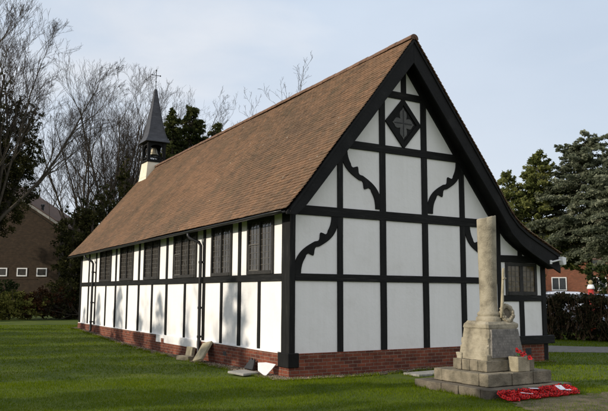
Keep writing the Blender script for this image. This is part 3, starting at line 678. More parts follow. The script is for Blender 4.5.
# security light on the end of the barge
sl_ = P(MB().tube([(7.62, -.43, 2.58), (7.80, -.52, 2.63), (7.86, -.56, 2.63)], .022, 8).box(7.58, 7.65, -.445, -.415, 2.53, 2.63), 'lamp_bracket', 'white', 0)
MB().prism([(7.84, 2.72), (7.99, 2.70), (7.98, 2.52), (7.88, 2.50), (7.84, 2.62)], lambda a, b, d: (a, d, b), -.63, -.49).build('security_light', M['white'], sl_, .012)

# ------------------------------------------------------------------ the memorial
MX, MY = 2.44, -3.26
mem = thing('war_memorial', (MX, MY, 0), 'weathered stone war memorial with broken column on three steps', 'memorial')
def block_course(x0, x1, y0, y1, z0, z1, splits_x, splits_y, mat, seed):
    """one step: a core with facing stones of slightly different set, one mesh"""
    m = MB().box(x0+.05, x1-.05, y0+.05, y1-.05, z0, z1-.006)
    return m
def stone_step(name, x0, x1, y0, y1, z0, z1, nx_, ny_, mat, seed, amp=.006):
    rnd = random.Random(seed); step = MB().box(x0+.06, x1-.06, y0+.06, y1-.06, z0, z1-.008).build('step', M[mat], mem)
    def cuts(a, b, n):
        c = [a+(b-a)*i/n for i in range(n+1)]
        return [c[0]]+[q+rnd.uniform(-.06, .06) for q in c[1:-1]]+[c[-1]]
    dpt = .22; g = .004
    sides = []
    cx = cuts(x0, x1, nx_); cy = cuts(y0+dpt, y1-dpt, ny_)
    for a, b in zip(cx, cx[1:]):
        sides.append((a+g, b-g, y0, y0+dpt-g)); sides.append((a+g, b-g, y1-dpt+g, y1))
    for a, b in zip(cy, cy[1:]):
        sides.append((x0, x0+dpt, a+g, b-g)); sides.append((x1-dpt, x1, a+g, b-g))
    for s in sides:
        j = rnd.uniform(-.006, .006)
        o = MB().box(s[0]+j, s[1]+j, s[2]-j, s[3]-j, z0+.001, z1+rnd.uniform(-.003, .004)).build('stone', M[mat], step, .012, seg=2)
        rough_up(o, amp, 3, 7, rnd.random()*9)
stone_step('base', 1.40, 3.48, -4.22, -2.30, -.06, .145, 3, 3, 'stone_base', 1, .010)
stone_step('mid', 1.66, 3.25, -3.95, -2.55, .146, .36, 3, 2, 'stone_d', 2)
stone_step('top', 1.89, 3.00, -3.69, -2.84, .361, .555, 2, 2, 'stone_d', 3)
# pedestal: battered rock-faced block
ped = MB(); lv = [(.545, .345, .556), (.525, .335, .70), (.485, .315, .86), (.455, .30, 1.0), (.44, .29, 1.10), (.46, .30, 1.13), (.455, .295, 1.19), (.40, .25, 1.235)]
vv, ff = [], []
for hx, hy, z in lv:
    ch = .04
    for sx, sy in ((-hx+ch, -hy), (hx-ch, -hy), (hx, -hy+ch), (hx, hy-ch), (hx-ch, hy), (-hx+ch, hy), (-hx, hy-ch), (-hx, -hy+ch)): vv.append((MX+.015+sx*.90, MY+sy*1.08, z))
for i in range(len(lv)-1):
    for k in range(8): ff.append((i*8+k, i*8+(k+1) % 8, i*8+8+(k+1) % 8, i*8+8+k))
ff += [tuple(range(8))[::-1], tuple(range(len(lv)*8-8, len(lv)*8))]
pedo = ped.add(vv, ff).build('pedestal', M['stone'], mem, .01, seg=2); rough_up(pedo, .022, 3, 6, 4)
# quoin lumps at the edges of the pedestal
for sx in (-1, 1):
    for sy in (-1, 1):
        for i, z in enumerate((.60, .74, .88, 1.02)):
            hx = .545-.17*(z-.556)/.5; hy = .345-.10*(z-.556)/.5; big = 1 if i % 2 == 0 else .72
            o = MB().box(-.075*big, .075*big, -.075*big, .075*big, -.058, .058)
            o.v = [(MX+.015+sx*(hx*.90-.04)+a, MY+sy*(hy*1.08-.04)+b, z+c) for a, b, c in o.v]
            o = o.build('quoin', M['stone'], pedo, .015, seg=2); rough_up(o, .014, 2, 9, i+sx)
pq = MB(); 
pv = [(-.43, -.366, .60), (.43, -.366, .60), (.36, -.310, 1.10), (-.36, -.310, 1.10), (-.43, -.30, .60), (.43, -.30, .60), (.36, -.25, 1.10), (-.36, -.25, 1.10)]
pq.add([(MX+.015+a*.94, MY+b*1.08-.022, c) for a, b, c in pv], [(0, 1, 2, 3), (5, 4, 7, 6), (0, 4, 5, 1), (3, 2, 6, 7), (0, 3, 7, 4), (1, 5, 6, 2)]).build('inscription_panel', M['plaque'], mem, .003)
# broken column
cv, cf = [], []; n = 32; cx_, cy_ = MX-.02, MY
profc = [(.235, 1.225), (.24, 1.26), (.235, 1.30), (.20, 1.33), (.215, 1.36), (.205, 1.39), (.164, 1.43), (.160, 1.6)]
rows_ = profc+[(.160+.0017*i, 1.6+.14*i) for i in range(1, 11)]
for r, z in rows_: cv += [(cx_+math.cos(2*PI*k/n)*r, cy_+math.sin(2*PI*k/n)*r, z) for k in range(n)]
from mathutils import noise as mnoise
for fr_ in (1.0, .93, .6, .2):
    for k in range(n):
        ca, sa = math.cos(2*PI*k/n), math.sin(2*PI*k/n); r = .178*fr_
        cv.append((cx_+ca*r, cy_+sa*r, 3.165+.032*ca*fr_-.02*sa*fr_+.022*mnoise.noise((ca*2*fr_+3, sa*2*fr_, fr_))-(.0 if fr_ > .95 else -.012)))
nr = len(rows_)+4
for i in range(nr-1):
    for k in range(n): cf.append((i*n+k, i*n+(k+1) % n, (i+1)*n+(k+1) % n, (i+1)*n+k))
cf.append(tuple((nr-1)*n+k for k in range(n))); cf.append(tuple(range(n))[::-1])
co = MB().add(cv, cf).build('column', M['stone'], mem, 0, True)
es = co.modifiers.new('e', 'EDGE_SPLIT'); es.split_angle = R_(50)
# carved wreath leaning at the foot of the column and the carved staff
wr = MB(); wc = Vector((MX+.20, MY-.24, 1.385)); nrm = Vector((-.25, -1, .28)).normalized(); ua = nrm.cross(Vector((0, 0, 1))).normalized(); ub = nrm.cross(ua)
ring = [wc+(ua*math.cos(2*PI*k/24)*.112+ub*math.sin(2*PI*k/24)*.135) for k in range(25)]
wr.tube(ring, [.046+.008*math.sin(k*2.6) for k in range(25)], 10, False)
for k in range(24):
    wr.sphere(ring[k]+nrm*.022+Vector((random.uniform(-.02, .02), 0, random.uniform(-.02, .02))), .032, 5)
wr.build('carved_wreath', M['stone'], mem, 0, True)
MB().obox(wc-nrm*.02, (.16, .19, .03), Matrix((ua, ub, nrm)).transposed()).build('wreath_backing', M['stone_base'], mem, .01)
st = MB().tube([(MX+.06, MY-.24, 1.30), (MX+.09, MY-.235, 1.55), (MX+.135, MY-.225, 1.95), (MX+.16, MY-.22, 2.17), (MX+.17, MY-.215, 2.22)], [.032, .03, .026, .028, .02], 8)
st.tube([(MX+.115, MY-.245, 2.02), (MX+.20, MY-.235, 2.03)], .016, 6)
sto = st.build('carved_staff', M['slab'], mem, 0, True)
# stone flower holder on the middle step, with poppies
fh = thing('flower_holder', (2.62, -3.83, .36), 'square pale stone flower block standing on the memorial step', 'stone vase')
o = MB().box(2.42, 2.72, -3.93, -3.70, .362, .625).build('vase_block', M['slab'], fh, .014, seg=2); rough_up(o, .006, 3, 8, 2)
MB().box(2.45, 2.69, -3.90, -3.73, .60, .632).build('flower_rim', M['stone_base'], fh)
o = MB().box(2.73, 2.92, -3.86, -3.71, .362, .58).build('side_stone', M['stone_d'], fh, .014, seg=2); rough_up(o, .006, 3, 8, 5)
def poppy_mesh(mb, c, nrm, r, rnd):
    nrm = Vector(nrm).normalized(); a = nrm.orthogonal().normalized(); b = nrm.cross(a); c = Vector(c); n = 12; ph = rnd.uniform(0, 6)
    v = [c]; 
    for k in range(n):
        an = 2*PI*k/n+ph; rr = r*(.82+.22*abs(math.sin(2*(an-ph)))); v.append(c+(a*math.cos(an)+b*math.sin(an))*rr*.55+nrm*r*.05)
    for k in range(n):
        an = 2*PI*k/n+ph; rr = r*(.82+.24*abs(math.sin(2*(an-ph)))); v.append(c+(a*math.cos(an)+b*math.sin(an))*rr+nrm*r*(.25+.25*math.sin(an*4)+rnd.uniform(-.1, .1)))
    f = [(0, 1+k, 1+(k+1) % n) for k in range(n)]+[(1+k, 1+n+k, 1+n+(k+1) % n, 1+(k+1) % n) for k in range(n)]
    mb.add(v, f)
rp = random.Random(5)
for i, (x, y, z, r, lab) in enumerate(((2.46, -3.88, .73, .055, 'uppermost red poppy at the left of the stone flower block'), (2.50, -3.93, .70, .05, 'red poppy just under the uppermost one on the stone flower block'),
        (2.56, -3.90, .655, .04, 'small red poppy in the middle of the stone flower block'), (2.64, -3.88, .675, .045, 'red poppy second from the right in the stone flower block'),
        (2.70, -3.95, .60, .048, 'red poppy drooping over the right edge of the stone flower block'))):
    t = thing('poppy', (x, y, z), lab, 'flower', 'red poppies in the stone flower block')
    m_ = MB(); nn = (rp.uniform(-.6, .2), -1, rp.uniform(.2, .7)); poppy_mesh(m_, (x, y, z), nn, r, rp); m_.build('petals', M['petal'], t, 0, True, fix=False)
    MB().sphere(Vector((x, y, z))+Vector(nn).normalized()*r*.15, r*.22, 5).build('flower_centre', M['blackc'], t)
    s_ = MB().tube([(x, y+.01, z), (x+(2.57-x)*.5, y+.03, min(z, .66)-.01), (2.57+(x-2.57)*.3, -3.82, .61)], .004, 5); s_.build('stem', M['leafg'], t)
    lf = MB(); 
    for q in range(4):
        b_ = Vector((2.57+(x-2.57)*.7+rp.uniform(-.03, .03), -3.85+rp.uniform(-.03, .03), .635)); e_ = b_+Vector((rp.uniform(-.05, .05), rp.uniform(-.05, .02), rp.uniform(.01, .06))); s2 = Vector((rp.uniform(-.012, .012), .012, 0))
        lf.add([b_, (b_+e_)/2+s2, e_, (b_+e_)/2-s2], [(0, 1, 2, 3)])
    lf.build('leaves', M['leafg'], t, fix=False)
# poppy wreaths along the foot of the memorial
wl = [(1.62, -4.43, 'leftmost red poppy wreath by the memorial corner', None), (1.84, -4.41, 'red poppy wreath second from the left at the memorial base', 'slip'),
      (2.10, -4.43, 'red poppy wreath third from the left at the memorial base', None), (2.36, -4.40, 'red poppy wreath with a white card tucked behind its top', 'top'),
      (2.62, -4.42, 'red poppy wreath third from the right at the memorial base', None), (2.87, -4.40, 'red poppy wreath with the largest white card across its front', 'big'), (3.11, -4.38, 'rightmost red poppy wreath with green leaves at the end of the row', 'leaf')]
for i, (x, y, lab, card) in enumerate(wl):
    t = thing('poppy_wreath', (x, y, 0), lab, 'wreath', 'poppy wreaths at the foot of the memorial')
    tilt = R_(9+rp.uniform(-4, 7)); up = Vector((0, math.sin(tilt), math.cos(tilt))); across = Vector((1, rp.uniform(-.15, .15), 0)).normalized()
    nrm = -Vector((0, -math.sin(tilt), math.cos(tilt))) ; nrm = across.cross(Vector((0, math.cos(tilt), math.sin(tilt)))).normalized(); ub_ = nrm.cross(across)
    R0 = .15; c = Vector((x, y-.02, .05+R0*math.sin(tilt)*.55))
    m_ = MB(); ce = MB()
    for k in range(24):
        for rr in (R0-.022, R0+.03):
            an = 2*PI*k/24+rp.uniform(-.1, .1); p = c+(across*math.cos(an)+ub_*math.sin(an))*(rr+rp.uniform(-.012, .012))+nrm*rp.uniform(.01, .035)
            nn = nrm+(across*math.cos(an)+ub_*math.sin(an))*(.5 if rr > R0 else -.5)+Vector((rp.uniform(-.4, .4), rp.uniform(-.4, .4), rp.uniform(-.4, .4)))
            poppy_mesh(m_, p, nn, .036, rp); ce.sphere(p+nn.normalized()*.012, .009, 4)
    k0 = len(m_.f); m_.add(ce.v, ce.f); po = m_.build('petals', M['petal'], t, 0, True, fix=False); po.data.materials.append(M['blackc'])
    for pf in po.data.polygons[k0:]: pf.material_index = 1
    MB().tube([c+(across*math.cos(2*PI*k/20)+ub_*math.sin(2*PI*k/20))*R0 for k in range(21)], .032, 8, False).build('wreath_ring', M['petal'], t, 0, True)
    rot = Matrix((across, ub_, nrm)).transposed()
    if card == 'slip': MB().obox(c+nrm*.055-ub_*.10+across*.10, (.20, .045, .004), rot @ Matrix.Rotation(-.7, 3, 'Z')).build('ribbon', M['card'], t)
    if card == 'top': MB().obox(c+nrm*.055+ub_*.14+across*.02, (.17, .06, .004), rot @ Matrix.Rotation(-.35, 3, 'Z')).build('card', M['card'], t)
    if card == 'big':
        MB().obox(c+nrm*.06+across*.03, (.15, .13, .004), rot @ Matrix.Rotation(.3, 3, 'X')).build('card', M['card'], t); MB().obox(c+nrm*.05+across*.12-ub_*.1, (.12, .05, .004), rot).build('ribbon', M['card'], t)
    if card == 'leaf':
        lf = MB()
        for q in range(7):
            b_ = c+nrm*.05+ub_*rp.uniform(.02, .15)+across*rp.uniform(-.2, .15); e_ = b_+Vector((rp.uniform(-.07, .07), rp.uniform(-.05, .05), rp.uniform(.0, .05))); s2 = Vector((.0, .018, .01))
            lf.add([b_, (b_+e_)/2+s2, e_, (b_+e_)/2-s2], [(0, 1, 2, 3)])
        lf.build('leaves', M['leafg'], t, fix=False)

# ------------------------------------------------------------------ stones and boards by the plinth
def loose(name, label, cat, mb, mat, amp=.006, bevel=.01, cuts=3):
    o = mb.build(name, M[mat], None, bevel); rough_up(o, amp, cuts, 7, len(label)); return tag(o, label, cat)
rot = Matrix.Rotation(R_(-33), 3, 'Y') @ Matrix.Rotation(R_(8), 3, 'Z')
loose('stone_slab', 'long tan paving slab leaning against the brick plinth by the downpipe', 'stone slab', MB().obox((-.27, 3.92, .27), (.07, .42, .56), Matrix.Rotation(R_(38), 3, 'Y') @ Matrix.Rotation(R_(-14), 3, 'X')), 'slab')
loose('stone_block', 'small yellowish stone block standing left of the downpipe', 'stone block', MB().obox((-.17, 5.0, .16), (.10, .40, .31), Matrix.Rotation(R_(10), 3, 'Y')), 'slab')
loose('broken_stone', 'low broken grey stone lying in the gravel left of the leaning slab', 'stone', MB().obox((-.42, 4.75, .05), (.18, .55, .12), Matrix.Rotation(R_(12), 3, 'Z')), 'stone_d', .02)
loose('flat_slab', 'flat grey paving slab lying at the lawn edge beside the plinth', 'stone slab', MB().obox((-.60, .92, .05), (.46, .52, .05), Matrix.Rotation(R_(14), 3, 'Z') @ Matrix.Rotation(R_(2), 3, 'X')), 'slab_g', .004)
b = MB().prism([(-.20, .27), (-.02, .285), (.21, .25), (.13, .13), (.02, -.01), (-.05, .02), (-.17, .10)], lambda a, b_, d: (a, d, b_), -.008, .008)
rm = Matrix.Rotation(R_(-48), 3, 'Z') @ Matrix.Rotation(R_(-24), 3, 'X'); b.v = [tuple(Vector((-.33, .46, .02))+rm@Vector(p)) for p in b.v]
tag(b.build('broken_board', M['white'], None, .003), 'broken white board leaning on the plinth near the corner post', 'board')
b = MB().prism([(-.22, -.13), (.2, -.13), (.14, .0), (.06, .12), (-.02, .08), (-.1, .14), (-.16, .05)], lambda a, b_, d: (d, -a, b_), -.02, .02)
rm = Matrix.Rotation(R_(30), 3, 'Y'); b.v = [tuple(Vector((-.16, 1.42, .17))+rm@Vector(p)) for p in b.v]
o = b.build('broken_slate', M['slate'], None, .003); tag(o, 'black broken piece of slate leaning on the plinth behind the flat slab', 'slate')
loose('concrete_slab', 'pale concrete slab lying flat in the grass behind the memorial', 'concrete slab', MB().obox((2.95, -.88, .02), (.95, .5, .05), Matrix.Rotation(R_(3), 3, 'Z')), 'slab_g', .003)

# ------------------------------------------------------------------ vegetation builders
def tubes_np(segs, sides):
    segs = np.asarray(segs, dtype=np.float64)   # p0(3) p1(3) r0 r1
    p0, p1, r0, r1 = segs[:, :3], segs[:, 3:6], segs[:, 6], segs[:, 7]
    d = p1-p0; d /= np.linalg.norm(d, axis=1, keepdims=True)+1e-9
    ref = np.where(np.abs(d[:, 2:3]) > .9, np.array([[1., 0, 0]]), np.array([[0, 0, 1.]]))
    a = np.cross(d, ref); a /= np.linalg.norm(a, axis=1, keepdims=True)+1e-9; b = np.cross(d, a)
    V = []
    for p, r in ((p0, r0), (p1+d*r1[:, None]*.3, r1)):
        for k in range(sides):
            an = 2*PI*k/sides; V.append(p+(a*math.cos(an)+b*math.sin(an))*r[:, None])
    V = np.stack(V, 1); n = len(segs)
    f = np.array([(k, (k+1) % sides, sides+(k+1) % sides, sides+k) for k in range(sides)])
    return V.reshape(-1, 3), (f[None]+np.arange(n)[:, None, None]*2*sides).reshape(-1, 4)
def grow_tree(h, seed, spread=.55, trunk_r=None, levels=4, first=.25, up=.35, limbs=9, dens=(8, 6, 6, 5), fork=False):
    rnd = random.Random(seed); big, twigs = [], []; trunk_r = trunk_r or h*.016
    def branch(p, d, r, L, lev):
        n = (9, 6, 5, 4, 3)[lev]; pts = [p.copy()]; dirs = []
        wob = (.07, .17, .2, .24, .25)[lev]
        for i in range(n):
            d = (d+Vector((rnd.gauss(0, wob), rnd.gauss(0, wob), rnd.gauss(0, wob*.6)+(up*.16 if lev else 0)))).normalized()
            p = p+d*(L/n); pts.append(p.copy()); dirs.append(d.copy())
        rr = [r*(1-i/n*(.86 if lev else .72)) for i in range(n+1)]
        for i in range(n):
            (big if lev < 3 else twigs).append((*pts[i], *pts[i+1], max(rr[i], .006), max(rr[i+1], .005)))
        if lev >= levels: return
        nc = dens[lev] if lev else limbs
        for c in range(nc):
            t = (first+(1-first)*(c+rnd.random())/nc) if lev == 0 else (.2+.8*(c+rnd.random())/nc)
            i = min(n-1, int(t*n)); q = pts[i].lerp(pts[i+1], t*n-i); dd = dirs[i]
            ax = dd.orthogonal().normalized(); ax = Matrix.Rotation(rnd.uniform(0, 2*PI), 3, dd) @ ax
            an = rnd.uniform(.7, 1.25)*spread*(1.15 if lev == 0 else 1.25)
            nd = (dd*math.cos(an)+ax*math.sin(an)+Vector((0, 0, up*.4))).normalized()
            l2 = L*(1.0-.55*t)*rnd.uniform(.45, .75) if lev == 0 else L*(1.05-.6*t)*rnd.uniform(.45, .8)
            branch(q, nd, max(rr[i]*rnd.uniform(.45, .68), .006), l2, lev+1)
    branch(Vector((0, 0, -.2)), Vector((0, 0, 1)), trunk_r, h*.82, 0)
    return big, twigs
def bare_tree(loc, h, seed, label, group=None, name='bare_tree', **kw):
    t = thing(name, loc, label, 'tree', group); big, tw = grow_tree(h, seed, **kw)
    V, Fq = tubes_np(big, 6); mesh_np('trunk', V, Fq, M['bark'], t, True, offset=False)
    V, Fq = tubes_np(tw, 3); mesh_np('crown', V, Fq, M['twig'], t, offset=False)
    return t
def copy_thing(o, loc, rz, sc, label):
    c = o.copy(); COL.objects.link(c); c.location = loc; c.rotation_euler = (0, 0, rz); c.scale = sc; c['label'] = label; OFF[c.name] = Vector(loc)
    for ch in o.children:
        k = ch.copy(); COL.objects.link(k); k.parent = c
        for g in ch.children:
            kk = g.copy(); COL.objects.link(kk); kk.parent = k
    return c
def leaves(name, Pn, size, mat, parent, tint=None, elong=1.5, dirs=None, flat=0.0, droop=0.0):
    n = len(Pn); Pn = np.asarray(Pn)
    nr = RNG.normal(size=(n, 3)); nr[:, 2] += flat*2; nr /= np.linalg.norm(nr, axis=1, keepdims=True)
    d = RNG.normal(size=(n, 3)) if dirs is None else dirs+RNG.normal(size=(n, 3))*.35
    d[:, 2] -= droop
    d -= nr*(d*nr).sum(1, keepdims=True); d /= np.linalg.norm(d, axis=1, keepdims=True)+1e-9
    b = np.cross(nr, d); s = size*RNG.uniform(.6, 1.35, n); s = s[:, None]
    V = np.stack([Pn-d*s*elong*.5, Pn+b*s*.5-d*s*.05, Pn+d*s*elong*.5, Pn-b*s*.5-d*s*.05], 1)
    t = RNG.random(n) if tint is None else np.clip(tint+RNG.normal(0, .14, n), 0, 1)
    return mesh_np(name, V.reshape(-1, 3), np.arange(n*4).reshape(-1, 4), M[mat], parent, tint=np.repeat(t, 4), offset=False)
def clump_points(centres, radii, per, shell=.55):
    out, ti = [], []
    for c, r, k in zip(centres, radii, per):
        v = RNG.normal(size=(k, 3)); v /= np.linalg.norm(v, axis=1, keepdims=True); rr = shell+(1-shell)*RNG.random((k, 1))
        out.append(np.asarray(c)+v*rr*np.asarray(r)); ti.append(np.full(k, RNG.uniform(.25, .75)))
    return np.concatenate(out), np.concatenate(ti)
def leafy(name, loc, label, cat, mat, centres, radii, leaf, per, stem=None, group=None, rz=0, elong=1.4, spikes=0):
    """a crown made of many small clumps over big lobes"""
    t = thing(name, loc, label, cat, group, rz); cs, rs, pk = [], [], []
    for c, r in zip(centres, radii):
        r = np.asarray(r if hasattr(r, '__len__') else (r, r, r), float)
        k = int(per*(r[0]*r[1]*r[2])**(2/3))+6
        v = RNG.normal(size=(k, 3)); v /= np.linalg.norm(v, axis=1, keepdims=True)
        for q in v:
            cs.append(np.asarray(c)+q*r*RNG.uniform(.55, 1.02)); rs.append(np.full(3, RNG.uniform(.22, .5)*min(1, r.min()*.8))); pk.append(int(30*(rs[-1][0]/leaf/3)**2)+8)
    Pn, ti = clump_points(cs, rs, pk, .2)
    k = Pn[:, 2] > .02; Pn, ti = Pn[k], ti[k]
    segs = []
    if stem:
        for (a, b, r0, r1) in stem: segs.append((*a, *b, r0, r1))
    for c, r in zip(centres, radii):
        for q in range(10):
            v = RNG.normal(size=3); v /= np.linalg.norm(v); e = np.asarray(c)+v*np.asarray(r if hasattr(r, '__len__') else (r, r, r))*RNG.uniform(.8, 1.2)
            b0 = np.asarray(c)*np.array((.4, .4, .55)); segs.append((*b0, *e, .03, .008))
    V, Fq = tubes_np(segs, 5); mesh_np('trunk' if cat == 'tree' else 'stems', V, Fq, M['bark'], t, offset=False)
    leaves('crown' if cat == 'tree' else 'foliage', Pn, leaf, mat, t, ti, elong)
    return t
def conifer(loc, h, Rmax, seed, mat, label, group=None, base=.06, step=.28, droop=.25, leaf=.11, dens=26, pw=.8, name='conifer', tiers=False, elong=2.4, nb=9):
    rnd = random.Random(seed); t = thing(name, loc, label, 'tree', group); segs = [((0, 0, -.2), (0, 0, h*.97), h*.018, .02)]
    S_ = [(*a, *b, c, d) for a, b, c, d in segs]; Pn, D, T = [], [], []
    z = h*base
    while z < h*.985:
        f = z/h; L0 = Rmax*((1-f)**pw)+.12; k = nb if f < .75 else max(4, nb-3)
        tier = rnd.uniform(.25, .75)
        for q in range(k):
            an = rnd.uniform(0, 2*PI); L = L0*rnd.uniform(.6, 1.12)*(1.15 if rnd.random() < .1 else 1); zz = z+rnd.uniform(-step, step)*(1.6 if tiers else .5)
            rise = rnd.uniform(.05, .45) if f > .6 else rnd.uniform(-.1, .25)
            pts = []; dv = rnd.uniform(.2, 1.9)
            for i in range(7):
                u = i/6; pts.append(np.array((math.cos(an)*L*u, math.sin(an)*L*u, zz+rise*L*u-droop*dv*L*u*u+rnd.gauss(0, .03))))
            for a, b, i in zip(pts, pts[1:], range(6)): S_.append((*a, *b, .035*(1-i/6)*h/12+.006, .035*(1-(i+1)/6)*h/12+.005))
            m = max(6, int(dens*L)); u = np.sqrt(RNG.uniform(.04, 1.05, m)); i = np.minimum((u*6).astype(int), 5); fr = u*6-i; A = np.array(pts)
            p = A[i]*(1-fr[:, None])+A[np.minimum(i+1, 6)]*fr[:, None]
            side = np.array((-math.sin(an), math.cos(an), 0)); ww = (.10+.34*L*.5*(1-u*.72))[:, None]
            off = RNG.uniform(-1, 1, (m, 1))
            p = p+side*off*ww+np.array((0, 0, 1))*RNG.normal(0, .06 if tiers else .07, (m, 1))-np.array((0, 0, 1))*np.abs(off)*ww*.25
            d = np.array((math.cos(an), math.sin(an), -droop))+side*off*.9
            Pn.append(p); D.append(d); T.append(np.full(m, np.clip(tier+rnd.gauss(0, .15), 0, 1)))
        z += step*rnd.uniform(.75, 1.25)
    V, Fq = tubes_np(S_, 5); mesh_np('trunk', V, Fq, M['bark'], t, offset=False)
    leaves('crown', np.concatenate(Pn), leaf, mat, t, np.concatenate(T), elong, np.concatenate(D), flat=.55 if tiers else .25)
    return t
def ivy_tree(loc, h, seed, label, rad, mat='ivy', leaf=.15, n=260, name='ivy_clad_tree', limbs=None, group=None, cl=(.25, .6)):
    """trunk and limbs smothered in ivy: clumps along several stems"""
    rnd = random.Random(seed); cs, rs, pk, segs = [], [], [], []
    stems = limbs or [((0, 0, 0), (rnd.uniform(-.6, .6), rnd.uniform(-.6, .6), h))]
    for (a, b) in stems:
        a, b = np.array(a, float), np.array(b, float); segs.append((*a, *b, .22, .05))
        for i in range(n//len(stems)):
            u = rnd.random()**.85; p = a+(b-a)*u; r = rad(u)*(.75+.5*mnoise.noise((u*6+seed, a[0], 3))); an = rnd.uniform(0, 2*PI); q = math.sqrt(rnd.random())
            cs.append(p+np.array((math.cos(an)*r*q, math.sin(an)*r*q, rnd.uniform(-.4, .4)))); rs.append(np.full(3, rnd.uniform(*cl)*min(1, r*.6))); pk.append(int(1.15*(rs[-1][0]/leaf)**2*5)+8)
    t = thing(name, loc, label, 'tree', group)
    V, Fq = tubes_np(segs, 6); mesh_np('trunk', V, Fq, M['bark'], t, offset=False)
    Pn, ti = clump_points(cs, rs, pk, .2); leaves('crown', Pn, leaf, mat, t, ti, 1.2)
    return t, cs
GZ = .28
# ------------------------------------------------------------------ trees on the left and behind
def fan_tree(loc, h, seed, label, nst=7, lean=.42, r0=.15, group=None, zfork=1.5, trunk=.34, dens=(6, 5, 5, 4), nl=7):
    """bare tree that forks low into many rising limbs"""
    rnd = random.Random(seed); t = thing('bare_tree', loc, label, 'tree', group); big, tw = [(0, 0, -.2, 0, 0, zfork+.3, trunk, trunk*.8)], []
    for i in range(nst):
        an = 2*PI*i/nst+rnd.uniform(-.3, .3); ln = lean*rnd.uniform(.25, 1.1); ax = Vector((math.sin(an), -math.cos(an), 0)); M3 = Matrix.Rotation(ln, 3, ax)
        hh = (h-zfork)*rnd.uniform(.8, 1.03)*(1-.12*ln)
        b_, w_ = grow_tree(hh, seed*31+i, spread=.44, limbs=nl, up=.50, dens=dens, trunk_r=r0*rnd.uniform(.75, 1.1), first=.22)
        for src, dst in ((b_, big), (w_, tw)):
            for q in src:
                p0 = M3 @ Vector(q[:3]); p1 = M3 @ Vector(q[3:6]); f0 = -.10*ln*(p0.xy.length**1.3)*.0; dst.append((p0.x, p0.y, p0.z+zfork, p1.x, p1.y, p1.z+zfork, q[6], q[7]))
    V, Fq = tubes_np(big, 5); mesh_np('trunk', V, Fq, M['bark'], t, True, offset=False)
    V, Fq = tubes_np(tw, 3); mesh_np('crown', V, Fq, M['twig'], t, offset=False)
    return t
fan_tree((-2.3, 28.0, GZ), 18.4, 3, 'tallest bare tree at the left, fanning out above the ivy', 9, .62, .10, zfork=5.0, trunk=.32, dens=(7, 6, 5, 4), nl=9)
ivy_tree((-1.5, 29.4, GZ), 11.8, 4, 'dark evergreen mass in front of the tall bare tree at the left', lambda u: 1.75*(1-u)**.42*(.85+.2*u)+.35, leaf=.075, n=1050, cl=(.18, .46), limbs=[((-1.9, 0, 1.5), (-.5, .2, 13.9)), ((-1.2, .2, 4.4), (1.2, 0, 12.0)), ((-1.9, 0, 3.2), (-1.4, 0, 12.8)), ((-.6, 0, 4.6), (1.3, 0, 10.2)), ((-1.0, 0, 6.0), (.4, 0, 12.6))])
ivy_tree((-4.0, 27.4, GZ), 13.0, 7, 'dark ivy covered tree at the left edge of the lawn', lambda u: 2.0*(1-u)**.5+.3, leaf=.10, n=260)
ivy_tree((1.9, 28.4, GZ), 6.0, 8, 'low dark ivy thicket left of the hall, nearest the brown house', lambda u: 1.6*(1-u)**.4+.3, leaf=.10, n=300, limbs=[((0, 0, 0), (.1, 0, 6.2)), ((.9, .2, 0), (1.2, 0, 6.4))])
ivy_tree((3.8, 29.0, GZ), 7.9, 9, 'dark ivy covered tree between the thicket and the pointed evergreen', lambda u: 1.8*(1-u)**.4+.3, leaf=.10, n=330, limbs=[((0, 0, 0), (0, 0, 7.6)), ((-.9, .3, 0), (-1.0, 0, 6.9))])
ivy_tree((5.1, 29.6, GZ), 9.6, 10, 'pointed dark evergreen rising just left of the bell turret', lambda u: 1.7*(1-u)**.75+.2, leaf=.10, n=300)
ivy_tree((6.6, 29.6, GZ), 8.6, 12, 'dark evergreen mass behind the foot of the bell turret', lambda u: 1.8*(1-u)**.45+.3, leaf=.10, n=330)
b1 = fan_tree((5.2, 40.0, GZ), 17.4, 21, 'slender bare tree behind the ivy thicket, left of the others', 5, .30, .13, 'bare trees behind the hall', trunk=.2, zfork=.8, dens=(7, 6, 5, 4), nl=9)
b2 = fan_tree((9.4, 41.9, GZ), 18.6, 22, 'tall bare tree directly left of the spire', 6, .32, .14, 'bare trees behind the hall', trunk=.24, zfork=.8, dens=(7, 6, 5, 4), nl=9)
copy_thing(b1, (7.2, 38.2, GZ), 2.1, (1, 1, 1.04), 'bare tree standing between the slender one and the tall one by the spire')
copy_thing(b1, (13.0, 43.2, GZ), 4.0, (1.0, 1.0, 1.03), 'bare tree directly behind the spire')
copy_thing(b2, (16.4, 45.5, GZ), 1.0, (.95, .95, .90), 'bare tree right of the spire, above the dark conifers')
copy_thing(b2, (19.0, 47, GZ), 3.0, (.9, .9, .80), 'bare tree right of the dark conifers, low over the roof slope')
copy_thing(b1, (5.5, 63, GZ), 5.0, (1, 1, .95), 'bare tree beyond the brown house roof')
conifer((9.75, 33.8, GZ), 14.6, 1.5, 31, 'conif', 'narrow dark conifer next to the bell turret, over the roof slope', 'dark conifers behind the roof', leaf=.11, dens=75, step=.26, pw=.55)
conifer((11.5, 34.6, GZ), 15.3, 3.0, 32, 'conif', 'tallest and broadest dark conifer behind the roof slope', 'dark conifers behind the roof', leaf=.11, dens=75, step=.26, pw=.6)
conifer((14.0, 35.6, GZ), 14.6, 2.4, 33, 'conif', 'rightmost dark conifer behind the roof slope', 'dark conifers behind the roof', leaf=.11, dens=70, step=.28, pw=.6)
r1 = bare_tree((11.4, 18.6, GZ), 12.9, 41, 'bare tree whose twigs show above the middle of the roof ridge', 'bare trees behind the ridge', spread=.5, limbs=6, up=.5, dens=(5, 4, 4, 3), trunk_r=.13)
